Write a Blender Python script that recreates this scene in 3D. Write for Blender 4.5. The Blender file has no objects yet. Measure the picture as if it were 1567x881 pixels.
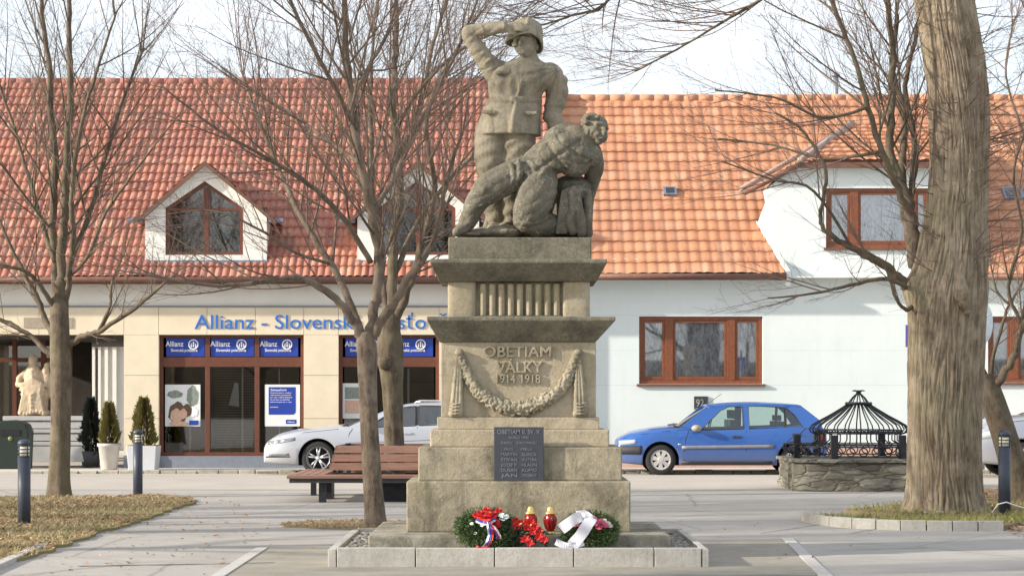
import bpy, bmesh, math, random
from mathutils import Vector, Matrix, noise
random.seed(7)
SC = bpy.context.scene
COL = SC.collection
R = math.radians

# ------------------------------------------------------------------ camera, sky, sun, exposure
F, CX, HY, EYE = 3200.0, 783.5, 611.0, 1.45       # focal length, principal point and horizon in photo pixels, eye height in metres
cam = bpy.data.objects.new('camera', bpy.data.cameras.new('camera')); COL.objects.link(cam)
cam.location = (0, 0, EYE); cam.rotation_euler = (R(90), 0, 0)
cam.data.sensor_width = 36; cam.data.lens = 36*F/1567; cam.data.shift_y = (HY-440.5)/1567
cam.data.clip_end = 3000
SC.camera = cam
SUN_EL, SUN_AZ = R(20), R(76)                      # azimuth to the left of straight behind the camera
to_sun = Vector((-math.sin(SUN_AZ)*math.cos(SUN_EL), -math.cos(SUN_AZ)*math.cos(SUN_EL), math.sin(SUN_EL)))
world = bpy.data.worlds.new('World'); SC.world = world; world.use_nodes = True
nt = world.node_tree; nt.nodes.clear()
sky = nt.nodes.new('ShaderNodeTexSky'); sky.sky_type = 'NISHITA'; sky.sun_disc = False
sky.sun_elevation = SUN_EL; sky.sun_rotation = math.atan2(to_sun.x, to_sun.y) % (2*math.pi)
sky.dust_density = 2.0; sky.air_density = 1.0; sky.ozone_density = 1.0
tc = nt.nodes.new('ShaderNodeTexCoord'); mp = nt.nodes.new('ShaderNodeMapping'); mp.inputs['Scale'].default_value = (1.2, 1.2, 4.0)
nz = nt.nodes.new('ShaderNodeTexNoise'); nz.inputs['Scale'].default_value = 2.2; nz.inputs['Detail'].default_value = 6
rp = nt.nodes.new('ShaderNodeValToRGB'); rp.color_ramp.elements[0].position = .36; rp.color_ramp.elements[1].position = .66
rp.color_ramp.elements[0].color = (.42, .42, .42, 1); rp.color_ramp.elements[1].color = (.92, .92, .92, 1)
mx = nt.nodes.new('ShaderNodeMix'); mx.data_type = 'RGBA'; mx.inputs[7].default_value = (4.75, 4.95, 5.2, 1)
bg = nt.nodes.new('ShaderNodeBackground'); bg.inputs['Strength'].default_value = 0.13
wo = nt.nodes.new('ShaderNodeOutputWorld'); L = nt.links.new
L(tc.outputs['Generated'], mp.inputs['Vector']); L(mp.outputs[0], nz.inputs['Vector']); L(nz.outputs['Fac'], rp.inputs[0])
L(rp.outputs[0], mx.inputs[0]); L(sky.outputs[0], mx.inputs[6]); L(mx.outputs[2], bg.inputs[0]); L(bg.outputs[0], wo.inputs[0])
sl = bpy.data.lights.new('sun', 'SUN'); sl.energy = 4.0; sl.angle = R(1.2); sl.color = (1, .92, .81)
so = bpy.data.objects.new('sun', sl); COL.objects.link(so); so.rotation_euler = to_sun.to_track_quat('Z', 'Y').to_euler()
vs = SC.view_settings
vs.view_transform = 'Standard'; vs.look = 'None'; vs.gamma = 1; vs.use_curve_mapping = False; vs.exposure = 1.0
SC.cycles.max_bounces = 8; SC.cycles.transparent_max_bounces = 16

# ------------------------------------------------------------------ helpers
def P(px, py, Y): return Vector(((px-CX)*Y/F, Y, EYE-(py-HY)*Y/F))
def PX(px, Y): return (px-CX)*Y/F
def PZ(py, Y): return EYE-(py-HY)*Y/F
def G(px, py, z=0.0):
    Y = (EYE-z)*F/(py-HY); return Vector(((px-CX)*Y/F, Y, z))

class MB:
    """collects shapes for ONE mesh object"""
    def __init__(s): s.v=[]; s.f=[]; s.m=[]; s.s=[]; s.uv=None
    def add(s, vs, fs, m=0, smooth=False):
        o=len(s.v); s.v += [tuple(p) for p in vs]
        for f in fs: s.f.append(tuple(i+o for i in f)); s.m.append(m); s.s.append(smooth)
        return s
    def box(s, x0,x1,y0,y1,z0,z1,m=0):
        return s.add([(x0,y0,z0),(x1,y0,z0),(x1,y1,z0),(x0,y1,z0),(x0,y0,z1),(x1,y0,z1),(x1,y1,z1),(x0,y1,z1)],
                     [(0,3,2,1),(4,5,6,7),(0,1,5,4),(1,2,6,5),(2,3,7,6),(3,0,4,7)],m)
    def frustum(s, a, b, m=0):
        """a,b = (x0,x1,y0,y1,z)"""
        def q(t): return [(t[0],t[2],t[4]),(t[1],t[2],t[4]),(t[1],t[3],t[4]),(t[0],t[3],t[4])]
        return s.add(q(a)+q(b),[(0,3,2,1),(4,5,6,7),(0,1,5,4),(1,2,6,5),(2,3,7,6),(3,0,4,7)],m)
    def prism(s, poly, y0, y1, m=0):
        """poly = [(x,z)] extruded in y"""
        n=len(poly); vs=[(x,y0,z) for x,z in poly]+[(x,y1,z) for x,z in poly]
        fs=[tuple(range(n)),tuple(range(2*n-1,n-1,-1))]+[(i,(i+1)%n,n+(i+1)%n,n+i) for i in range(n)]
        return s.add(vs,fs,m)
    def slab(s, poly, z0, z1, m=0):
        """poly = [(x,y)] extruded in z"""
        n=len(poly); vs=[(p[0],p[1],z0) for p in poly]+[(p[0],p[1],z1) for p in poly]
        fs=[tuple(range(n-1,-1,-1)),tuple(range(n,2*n))]+[(i,(i+1)%n,n+(i+1)%n,n+i) for i in range(n)]
        return s.add(vs,fs,m)
    def tube(s, pts, rad, n=8, m=0, cap=True, smooth=True, flat=1.0):
        pts=[Vector(p) for p in pts]
        if not hasattr(rad,'__len__'): rad=[rad]*len(pts)
        t0=(pts[1]-pts[0]).normalized(); up=Vector((0,0,1)) if abs(t0.z)<.9 else Vector((1,0,0))
        u=t0.cross(up).normalized(); vs=[]; fs=[]
        for i,p in enumerate(pts):
            t=(pts[min(i+1,len(pts)-1)]-pts[max(i-1,0)])
            if t.length<1e-9: t=t0
            t=t.normalized(); u=(u-t*u.dot(t))
            u=u.normalized() if u.length>1e-6 else t.orthogonal().normalized()
            w=t.cross(u)
            for k in range(n):
                a=2*math.pi*k/n; vs.append(p+(u*math.cos(a)+w*math.sin(a)*flat)*rad[i])
        for i in range(len(pts)-1):
            for k in range(n):
                k2=(k+1)%n; fs.append((i*n+k,i*n+k2,(i+1)*n+k2,(i+1)*n+k))
        if cap: fs += [tuple(range(n-1,-1,-1)), tuple(range((len(pts)-1)*n,len(pts)*n))]
        return s.add(vs,fs,m,smooth)
    def ball(s, c, r, rot=None, nu=12, nv=8, m=0):
        if not hasattr(r,'__len__'): r=(r,r,r)
        c=Vector(c); vs=[]; fs=[]
        for j in range(nv+1):
            th=math.pi*j/nv
            for i in range(nu):
                ph=2*math.pi*i/nu
                p=Vector((r[0]*math.sin(th)*math.cos(ph), r[1]*math.sin(th)*math.sin(ph), r[2]*math.cos(th)))
                if rot: p=rot@p
                vs.append(c+p)
        for j in range(nv):
            for i in range(nu):
                a,b=j*nu+i,j*nu+(i+1)%nu
                if j==0: fs.append((a,b+nu,a+nu)[::-1] if False else (a,a+nu,b+nu))
                elif j==nv-1: fs.append((a,a+nu,b))
                else: fs.append((a,a+nu,b+nu,b))
        return s.add(vs,fs,m,True)
    def lathe(s, prof, c=(0,0,0), n=24, m=0, smooth=True, cap=True):
        """prof = [(r,z)]"""
        vs=[(c[0]+r*math.cos(2*math.pi*k/n), c[1]+r*math.sin(2*math.pi*k/n), c[2]+z) for r,z in prof for k in range(n)]
        fs=[(i*n+k,i*n+(k+1)%n,(i+1)*n+(k+1)%n,(i+1)*n+k) for i in range(len(prof)-1) for k in range(n)]
        if cap: fs += [tuple(range(n-1,-1,-1)), tuple(range((len(prof)-1)*n,len(prof)*n))]
        return s.add(vs,fs,m,smooth)
    def caps(s, pts, rad, n=14, flat=1.0, m=0):
        """limb: a tapered tube with rounded ends"""
        s.tube(pts,rad,n,m,flat=flat)
        if not hasattr(rad,'__len__'): rad=[rad]*len(pts)
        for p,r in zip(pts,rad): s.ball(p,(r*.995,)*3,nu=n,nv=8,m=m)
        return s
    def build(s, name, mats, parent=None, bevel=0, norm=True, seg=2, angle=None):
        me=bpy.data.meshes.new(name)
        if not isinstance(mats,(list,tuple)): mats=[mats]
        for m in mats: me.materials.append(m)
        me.from_pydata(s.v,[],s.f)
        for p,m,sm in zip(me.polygons,s.m,s.s): p.material_index=m; p.use_smooth=sm
        if s.uv:
            lay=me.uv_layers.new(name='UVMap')
            for l in me.loops: lay.data[l.index].uv=s.uv[l.vertex_index]
        if norm or bevel:
            bm=bmesh.new(); bm.from_mesh(me)
            if norm: bmesh.ops.recalc_face_normals(bm,faces=bm.faces)
            if bevel: bmesh.ops.bevel(bm,geom=list(bm.edges),offset=bevel,segments=seg,affect='EDGES',profile=.6,clamp_overlap=True)
            bm.to_mesh(me); bm.free()
        return link(name,me,parent)

def link(name, me, parent=None):
    o=bpy.data.objects.new(name,me); COL.objects.link(o)
    if parent is not None:
        o.parent=parent; o.matrix_parent_inverse=Matrix.Translation(parent_world(parent)).inverted()
    return o
def parent_world(p):
    v=Vector(p.location)
    return v if p.parent is None else v      # parents are empties at a base point or meshes at the origin
def tag(o, label=None, cat=None, group=None, kind=None):
    if label: o['label']=label
    if cat: o['category']=cat
    if group: o['group']=group
    if kind: o['kind']=kind
    return o
def thing(name, loc, label, cat, group=None):
    o=bpy.data.objects.new(name,None); COL.objects.link(o); o.location=loc; o.empty_display_size=.2
    return tag(o,label,cat,group)
def structure(o): o['kind']='structure'; return o
def copy_tree(o, parent=None):
    c=o.copy(); COL.objects.link(c)
    if parent is not None: c.parent=parent; c.matrix_parent_inverse=o.matrix_parent_inverse.copy()
    for ch in o.children: copy_tree(ch,c)
    return c
def text_geo(body, size=1.0, extrude=.01, bold=0.0, align='CENTER', shear=0.0, space=1.0):
    cu=bpy.data.curves.new('t','FONT'); cu.body=body; cu.size=size; cu.extrude=extrude; cu.offset=bold; cu.align_x=align; cu.shear=shear
    cu.resolution_u=3; cu.space_character=space
    ob=bpy.data.objects.new('t',cu); COL.objects.link(ob)
    dg=bpy.context.evaluated_depsgraph_get(); me=bpy.data.meshes.new_from_object(ob.evaluated_get(dg))
    vs=[v.co.copy() for v in me.vertices]; fs=[tuple(p.vertices) for p in me.polygons]
    bpy.data.objects.remove(ob); bpy.data.curves.remove(cu); bpy.data.meshes.remove(me)
    return vs,fs
def put_text(mb, body, x, y, z, h, width=None, m=0, ex=.01, bold=0.0, align='CENTER', space=1.0):
    """letters of cap height h, baseline z, standing on a wall that faces -Y at depth y"""
    vs,fs=text_geo(body,1.0,1.0,bold,align,space=space)
    k=h/.69; xs=[v.x for v in vs]; w=(max(xs)-min(xs))*k; kx=k*(width/w if width else 1)
    off={'CENTER':-(max(xs)+min(xs))/2,'LEFT':-min(xs)}[align]
    mb.add([(x+(v.x+off)*kx, y-(v.z+1)*.5*ex, z+v.y*k) for v in vs],fs,m)
    return w
def remesh(mb, name, mat, parent, voxel=.01, smooth=3, fac=.5, disp=None):
    """fuses overlapping closed shapes into one continuous carved surface"""
    me=bpy.data.meshes.new('tmp'); me.from_pydata(mb.v,[],mb.f)
    bm=bmesh.new(); bm.from_mesh(me); bmesh.ops.recalc_face_normals(bm,faces=bm.faces); bm.to_mesh(me); bm.free()
    ob=bpy.data.objects.new('tmp',me); COL.objects.link(ob)
    r=ob.modifiers.new('r','REMESH'); r.mode='VOXEL'; r.voxel_size=voxel
    sm=ob.modifiers.new('s','SMOOTH'); sm.factor=fac; sm.iterations=smooth
    dg=bpy.context.evaluated_depsgraph_get(); out=bpy.data.meshes.new_from_object(ob.evaluated_get(dg))
    bpy.data.objects.remove(ob); bpy.data.meshes.remove(me)
    if disp:
        nr=[v.normal.copy() for v in out.vertices]
        for v,n in zip(out.vertices,nr): v.co=v.co+n*disp(v.co,n)
    out.name=name; out.materials.clear(); out.materials.append(mat)
    for p in out.polygons: p.use_smooth=True
    return link(name,out,parent)

# ------------------------------------------------------------------ materials
class NT:
    def __init__(s,name):
        s.m=bpy.data.materials.new(name); s.m.use_nodes=True; s.t=s.m.node_tree; s.b=s.t.nodes['Principled BSDF']; s.co=None
    def n(s,ty,**k):
        x=s.t.nodes.new(ty)
        for a,v in k.items(): setattr(x,a,v)
        return x
    def l(s,a,b): s.t.links.new(a,b)
    def coord(s,kind='Object',scale=(1,1,1)):
        c=s.n('ShaderNodeTexCoord'); m=s.n('ShaderNodeMapping'); m.inputs['Scale'].default_value=scale; s.l(c.outputs[kind],m.inputs['Vector']); return m.outputs[0]
    def noise(s,vec,scale,detail=5,rough=.6,dist=0):
        x=s.n('ShaderNodeTexNoise'); x.inputs['Scale'].default_value=scale; x.inputs['Detail'].default_value=detail; x.inputs['Roughness'].default_value=rough; x.inputs['Distortion'].default_value=dist
        s.l(vec,x.inputs['Vector']); return x.outputs['Fac']
    def ramp(s,fac,stops):
        x=s.n('ShaderNodeValToRGB'); e=x.color_ramp.elements
        while len(e)<len(stops): e.new(.5)
        for el,(p,c) in zip(e,stops):
            el.position=p; el.color=(c,c,c,1) if not hasattr(c,'__len__') else (*c,1)
        s.l(fac,x.inputs[0]); return x.outputs[0]
    def mix(s,fac,a,b,mode='MIX'):
        x=s.n('ShaderNodeMix',data_type='RGBA',blend_type=mode)
        for sock,v in ((x.inputs[0],fac),(x.inputs[6],a),(x.inputs[7],b)):
            if hasattr(v,'is_linked'): s.l(v,sock)
            elif hasattr(v,'__len__'): sock.default_value=(*v,1)
            else: sock.default_value=v
        return x.outputs[2]
    def math(s,op,a,b=0.0):
        x=s.n('ShaderNodeMath',operation=op)
        for sock,v in ((x.inputs[0],a),(x.inputs[1],b)):
            if hasattr(v,'is_linked'): s.l(v,sock)
            else: sock.default_value=v
        return x.outputs[0]
    def bump(s,h,strength=.4,dist=.02):
        x=s.n('ShaderNodeBump'); x.inputs['Strength'].default_value=strength; x.inputs['Distance'].default_value=dist
        s.l(h,x.inputs['Height']); s.l(x.outputs[0],s.b.inputs['Normal'])
    def done(s,col=None,rough=.8,metal=0,spec=None,coat=None):
        if col is not None:
            if hasattr(col,'is_linked'): s.l(col,s.b.inputs['Base Color'])
            else: s.b.inputs['Base Color'].default_value=(*col,1)
        if hasattr(rough,'is_linked'): s.l(rough,s.b.inputs['Roughness'])
        else: s.b.inputs['Roughness'].default_value=rough
        s.b.inputs['Metallic'].default_value=metal
        if spec is not None: s.b.inputs['Specular IOR Level'].default_value=spec
        if coat: s.b.inputs['Coat Weight'].default_value=coat; s.b.inputs['Coat Roughness'].default_value=.06
        return s.m
def simple(name,c,rough=.6,metal=0,var=.12,scale=9,bump=0,coat=None,bs=60,bd=.004,spec=None):
    t=NT(name); v=t.coord()
    f=t.noise(v,scale)
    col=t.mix(t.ramp(f,[(.3,0),(.7,1)]),tuple(x*(1-var) for x in c),tuple(min(1,x*(1+var)) for x in c))
    if bump: t.bump(t.noise(v,bs,4),bump,bd)
    return t.done(col,rough,metal,coat=coat,spec=spec)
def stone(name,base,light,dark,grime=(.50,.66),gcol=(.07,.065,.05),speck=.0,streak=.5,bump=.5,green=None):
    t=NT(name); v=t.coord()
    c=t.mix(t.ramp(t.noise(v,3.0,8,.65),[(.32,0),(.68,1)]),base,light)
    c=t.mix(t.math('MULTIPLY',t.ramp(t.noise(v,26,6,.7),[(.45,0),(.72,1)]),.55),c,dark)
    if green: c=t.mix(t.math('MULTIPLY',t.ramp(t.noise(v,1.7,5,.6,.6),[(.5,0),(.68,1)]),.6),c,green)
    vs_=t.coord(scale=(7,7,.9)); st=t.ramp(t.noise(vs_,1.0,6,.65),[(.52,0),(.74,1)])
    c=t.mix(t.math('MULTIPLY',st,streak),c,gcol)
    g=t.ramp(t.noise(v,2.3,9,.72,.4),[(grime[0],0),(grime[1],1)])
    c=t.mix(t.math('MULTIPLY',g,.85),c,gcol)
    if speck:
        c=t.mix(t.math('MULTIPLY',t.math('MULTIPLY',t.ramp(t.noise(v,42,6,.75),[(.48,0),(.62,1)]),t.ramp(t.noise(v,5.5,5,.7),[(.42,0),(.62,1)])),speck),c,(.36,.345,.29))
    t.bump(t.math('ADD',t.noise(v,55,6,.7),t.math('MULTIPLY',t.noise(v,9,4),1.4)),bump,.012)
    return t.done(c,.92,spec=.2)
M={}
M['sandstone']=stone('sandstone',(.38,.32,.225),(.47,.405,.295),(.25,.215,.155),(.58,.80),(.13,.11,.075),streak=.45,green=(.27,.24,.13))
M['sand_dirty']=stone('weathered_sandstone',(.33,.285,.20),(.43,.375,.275),(.20,.175,.128),(.43,.66),(.085,.077,.055),speck=.25,streak=.7,green=(.23,.22,.11))
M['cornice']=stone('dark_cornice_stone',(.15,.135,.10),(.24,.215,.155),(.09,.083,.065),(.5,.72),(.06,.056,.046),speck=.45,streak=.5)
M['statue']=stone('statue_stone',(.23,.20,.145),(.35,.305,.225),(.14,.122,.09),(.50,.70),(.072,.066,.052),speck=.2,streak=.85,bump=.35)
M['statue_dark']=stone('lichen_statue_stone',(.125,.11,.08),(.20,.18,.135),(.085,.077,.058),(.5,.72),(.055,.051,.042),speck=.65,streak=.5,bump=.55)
M['kerb']=stone('kerb_concrete',(.40,.38,.34),(.50,.48,.44),(.30,.28,.24),(.6,.85),(.17,.16,.12),streak=.25,bump=.35)
M['slab']=stone('slab_stone',(.38,.35,.29),(.47,.44,.37),(.22,.21,.17),(.5,.72),(.15,.14,.11),streak=.2,bump=.5)
M['slab_dirty']=stone('mossy_slab_stone',(.33,.30,.24),(.42,.385,.32),(.19,.175,.13),(.42,.64),(.10,.095,.065),speck=.1,streak=.5,bump=.6)
M['pale_stone']=simple('pale_grey_plinth',(.42,.42,.41),.85,var=.1,scale=4,bump=.15)
M['old_wall']=stone('rubble_stone',(.27,.245,.19),(.40,.37,.30),(.16,.15,.11),(.48,.68),(.085,.08,.06),speck=.2,streak=.2,bump=.8,green=(.16,.17,.07))
M['plaque']=simple('slate_plaque',(.045,.05,.062),.45,bump=.1)
M['plaque_text']=simple('worn_silver_letters',(.21,.22,.25),.5,.2)
M['green_metal']=simple('dark_green_plastic',(.007,.017,.013),.5)
M['iron']=simple('wrought_iron',(.025,.027,.033),.5,.4,.3)
M['bollard']=simple('bollard_paint',(.042,.052,.075),.5,0,.2,bump=.05)
M['cream_glass']=simple('bollard_diffuser',(.80,.76,.58),.35,var=.05)
M['wood']=None
M['white_paint']=simple('white_plaster',(.76,.75,.70),.85,var=.05,scale=2,bump=.15,bs=120)
def plaster():
    t=NT('pale_mint_plaster'); v=t.coord()
    c=t.mix(t.ramp(t.noise(v,.8,6,.6),[(.35,0),(.65,1)]),(.67,.73,.715),(.72,.77,.755))
    st=t.ramp(t.noise(t.coord(scale=(5,5,.5)),1.0,6,.65),[(.55,0),(.78,1)]); c=t.mix(t.math('MULTIPLY',st,.22),c,(.52,.56,.53))
    c=t.mix(t.math('MULTIPLY',t.ramp(t.noise(v,3.5,8,.7),[(.56,0),(.70,1)]),.16),c,(.55,.57,.53))
    t.bump(t.math('ADD',t.noise(v,90,4),t.noise(v,6,3)),.22,.006); return t.done(c,.9)
M['mint']=plaster()
M['score']=simple('scored_line',(.56,.63,.61),.9)
M['limestone']=simple('limestone_panel',(.70,.61,.455),.75,var=.06,scale=2.5,bump=.08)
M['joint']=simple('panel_joint',(.30,.25,.17),.9)
M['plinth_pink']=simple('salmon_plinth',(.55,.36,.28),.9,var=.1,scale=5,bump=.2)
M['plinth_grey']=simple('grey_plinth',(.20,.225,.27),.8,var=.1)
M['brown_frame']=simple('brown_window_wood',(.13,.042,.022),.5,var=.2,scale=14)
M['orange_frame']=simple('varnished_window_wood',(.205,.066,.028),.45,var=.25,scale=14)
M['sign_blue']=simple('sign_blue',(.016,.05,.34),.4,var=.03)
M['letter_blue']=simple('letter_blue',(.03,.15,.52),.4,var=.03)
M['sign_white']=simple('sign_white',(.85,.86,.88),.5,var=.02)
M['poster']=simple('poster_paper',(.74,.76,.76),.5,var=.03)
M['skin_print']=simple('printed_peach',(.62,.40,.30),.5,var=.15,scale=22)
M['hair_print']=simple('printed_brown',(.13,.07,.045),.5,var=.3,scale=30)
M['green_print']=simple('printed_grey_green',(.22,.26,.22),.5,var=.35,scale=24)
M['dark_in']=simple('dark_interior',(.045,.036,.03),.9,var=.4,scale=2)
M['blind']=simple('interior_blind',(.20,.18,.16),.8)
M['gutter']=simple('brown_gutter',(.16,.075,.05),.5,var=.15)
M['zinc']=simple('zinc_flashing',(.22,.26,.33),.45,.5)
M['lamp_dark']=simple('smoked_lamp',(.20,.21,.23),.1,.2,.2)
def lace():
    t=NT('net_curtain'); v=t.coord(scale=(3,3,1)); c=t.mix(t.ramp(t.noise(v,4.5,7,.7,1.2),[(.40,0),(.60,1)]),(.34,.36,.42),(.93,.94,.97)); return t.done(c,.9)
M['curtain']=lace()
M['gold']=simple('gold_cap',(.72,.50,.17),.35,.9,.1)
M['tyre']=simple('tyre_rubber',(.022,.022,.024),.85,bump=.1)
M['alloy']=simple('alloy_rim',(.55,.56,.58),.35,.6,.05)
M['hubcap']=simple('hubcap_silver',(.52,.51,.49),.5,.3,.1)
M['black_plastic']=simple('dark_plastic',(.035,.036,.04),.6)
M['dark_gap']=simple('panel_gap',(.012,.012,.015),.9)
M['seat']=simple('car_seat_cloth',(.05,.055,.07),.95)
def dusty_paint(name,col,dust,coat,metal,top):
    t=NT(name); v=t.coord(); sp=t.n('ShaderNodeSeparateXYZ'); t.l(v,sp.inputs[0])
    f=t.math('MULTIPLY',t.ramp(sp.outputs['Z'],[(.20,1),(.62,.12),(1,.05)]),t.ramp(t.noise(t.coord(scale=(1,1,2.5)),6,7,.7),[(.25,.45),(.75,1)]))
    c=t.mix(f,col,dust); m=t.done(c,t.math('ADD',t.math('MULTIPLY',f,.45),.26),metal,coat=coat); return m
M['blue_car']=dusty_paint('blue_car_paint',(.016,.090,.345),(.10,.125,.21),.7,0,.6)
M['white_car']=dusty_paint('silver_white_car_paint',(.46,.48,.53),(.33,.33,.34),.8,.3,.6)
M['silver_car']=dusty_paint('silver_car_paint',(.34,.36,.41),(.24,.23,.22),.8,.4,.6)
M['lamp']=simple('headlamp_lens',(.48,.50,.52),.12,.3,.1)
M['white_ribbon']=simple('white_satin_ribbon',(.66,.65,.70),.45,var=.05)
M['red_petal']=simple('red_petal',(.62,.025,.025),.6,var=.3,scale=40)
M['pink_petal']=simple('pink_petal',(.72,.16,.28),.6,var=.35,scale=40)
M['pale_petal']=simple('pale_petal',(.78,.68,.64),.6,var=.15,scale=40)
M['white_petal']=simple('white_petal',(.80,.85,.83),.6,var=.08,scale=40)
M['fir']=simple('fir_needles',(.085,.145,.045),.7,var=.6,scale=30)
M['thuja']=simple('thuja_foliage',(.19,.165,.05),.8,var=.5,scale=14)
M['dark_leaf']=simple('dark_evergreen',(.018,.026,.018),.8,var=.5,scale=14)
M['pot']=simple('pale_plant_pot',(.46,.44,.40),.7,var=.08)
M['chip']=simple('grey_stone_chips',(.36,.34,.29),.9,var=.3,scale=6)
M['white_pot']=simple('white_planter',(.56,.58,.61),.6,var=.04)
M['cream_stone']=stone('cream_statue_stone',(.50,.39,.27),(.58,.47,.34),(.36,.27,.18),(.60,.82),(.20,.15,.10),streak=.3,bump=.3)
M['ribbon_blue']=simple('blue_satin_ribbon',(.05,.08,.42),.45)
def glass(name,tint=(1,1,1),boost=0.0,rough=.02):
    t=NT(name); t.t.nodes.remove(t.b); tr=t.n('ShaderNodeBsdfTransparent'); gl=t.n('ShaderNodeBsdfGlossy'); fr=t.n('ShaderNodeFresnel'); mxx=t.n('ShaderNodeMixShader')
    tr.inputs[0].default_value=(*tint,1); gl.inputs['Roughness'].default_value=rough; fr.inputs[0].default_value=1.5
    f=t.math('ADD',fr.outputs[0],boost); t.l(f,mxx.inputs[0]); t.l(tr.outputs[0],mxx.inputs[1]); t.l(gl.outputs[0],mxx.inputs[2])
    t.l(mxx.outputs[0],t.t.nodes['Material Output'].inputs[0]); return t.m
M['shop_glass']=glass('shop_glass',(.75,.76,.76),.10)
M['window_glass']=glass('window_glass',(.93,.95,.96),.16)
M['car_glass']=glass('car_glass',(.84,.91,.89),.04)
M['dark_car_glass']=glass('tinted_car_glass',(.35,.40,.44),.12)
def lantern_glass():
    t=NT('red_lantern_glass'); t.b.inputs['Transmission Weight'].default_value=.35
    return t.done((.38,.012,.014),.15)
M['red_glass']=lantern_glass()
def wood_mat():
    t=NT('bench_wood'); v=t.coord(scale=(1,14,14))
    c=t.mix(t.ramp(t.noise(v,2.5,6,.6),[(.3,0),(.7,1)]),(.21,.105,.072),(.34,.19,.135)); t.bump(t.noise(v,9,5),.25,.004)
    return t.done(c,.65)
M['wood']=wood_mat()
def bark(name,a,b,d,zs=.12,scale=26,bump=.9,dist=.02,moss=None):
    t=NT(name); v=t.coord(scale=(1,1,zs)); v1=t.coord()
    n=t.noise(v,scale,7,.7,.5); c=t.mix(t.ramp(n,[(.36,0),(.62,1)]),d,a)
    c=t.mix(t.ramp(t.noise(v1,4,6,.65),[(.42,0),(.7,1)]),c,b)
    if moss: c=t.mix(t.math('MULTIPLY',t.ramp(t.noise(v1,1.6,4,.6),[(.48,0),(.68,1)]),.55),c,moss)
    t.bump(n,bump,dist); return t.done(c,.95,spec=.15)
M['bark']=bark('young_bark',(.20,.155,.115),(.27,.215,.165),(.075,.056,.043),.22,30,.7,.012)
M['bark_grey']=bark('grey_bark',(.15,.118,.085),(.20,.165,.12),(.07,.055,.042),.22,30,.7,.012,moss=(.15,.135,.075))
M['bark_old']=bark('furrowed_bark',(.36,.29,.205),(.43,.355,.26),(.125,.09,.062),.07,26,1.0,.035,moss=(.31,.28,.18))
M['twig']=simple('twig_bark',(.185,.125,.10),.9,var=.3,scale=2)
M['twig_grey']=simple('grey_twig_bark',(.165,.125,.10),.9,var=.3,scale=2)
def rubble_mat():
    t=NT('coursed_rubble'); v=t.coord(scale=(.8,.8,2.5)); nn=t.n('ShaderNodeTexNoise'); nn.inputs['Scale'].default_value=4; t.l(v,nn.inputs['Vector'])
    w=t.mix(.22,v,nn.outputs['Color']); vo=t.n('ShaderNodeTexVoronoi'); vo.inputs['Scale'].default_value=4.2; t.l(w,vo.inputs['Vector'])
    ve=t.n('ShaderNodeTexVoronoi',feature='DISTANCE_TO_EDGE'); ve.inputs['Scale'].default_value=4.2; t.l(w,ve.inputs['Vector'])
    sp=t.n('ShaderNodeSeparateColor'); t.l(vo.outputs['Color'],sp.inputs[0])
    c=t.ramp(sp.outputs[0],[(0,(.13,.12,.10)),(.3,(.25,.23,.19)),(.55,(.18,.172,.148)),(.8,(.33,.31,.265)),(1,(.21,.20,.15))])
    c=t.mix(t.math('MULTIPLY',t.ramp(t.noise(v,9,7,.7),[(.4,0),(.68,1)]),.65),c,(.09,.085,.06))
    j=t.ramp(ve.outputs['Distance'],[(.0,1),(.05,0)]); c=t.mix(t.math('MULTIPLY',j,.45),c,(.12,.11,.085))
    t.bump(t.math('ADD',t.ramp(ve.outputs['Distance'],[(0,0),(.12,1)]),t.math('MULTIPLY',t.noise(v,40,5,.7),.5)),.9,.03); return t.done(c,.95,spec=.15)
M['rubble']=rubble_mat()
def tile_mat(name,cols,weather,wcol):
    t=NT(name); uv=t.n('ShaderNodeUVMap'); fl=t.n('ShaderNodeVectorMath',operation='FLOOR'); t.l(uv.outputs[0],fl.inputs[0])
    wn=t.n('ShaderNodeTexWhiteNoise',noise_dimensions='2D'); t.l(fl.outputs[0],wn.inputs['Vector'])
    k=len(cols); c=t.ramp(wn.outputs['Value'],[(i/(k-1),cc) for i,cc in enumerate(cols)])
    v=t.coord(); c=t.mix(t.math('MULTIPLY',t.ramp(t.noise(v,.55,6,.65),[(.4,0),(.65,1)]),weather),c,wcol)
    c=t.mix(t.math('MULTIPLY',t.ramp(t.noise(v,16,6,.7),[(.5,0),(.72,1)]),.45),c,tuple(x*.55 for x in wcol))
    t.bump(t.noise(v,60,4),.2,.006); return t.done(c,.8)
M['tile_left']=tile_mat('red_roof_tile',[(.41,.155,.10),(.47,.195,.125),(.34,.122,.085),(.52,.26,.175),(.28,.108,.085),(.43,.17,.115)],.6,(.33,.14,.11))
M['tile_right']=tile_mat('orange_roof_tile',[(.50,.22,.115),(.55,.26,.14),(.43,.185,.10),(.58,.31,.19)],.5,(.39,.195,.12))
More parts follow.
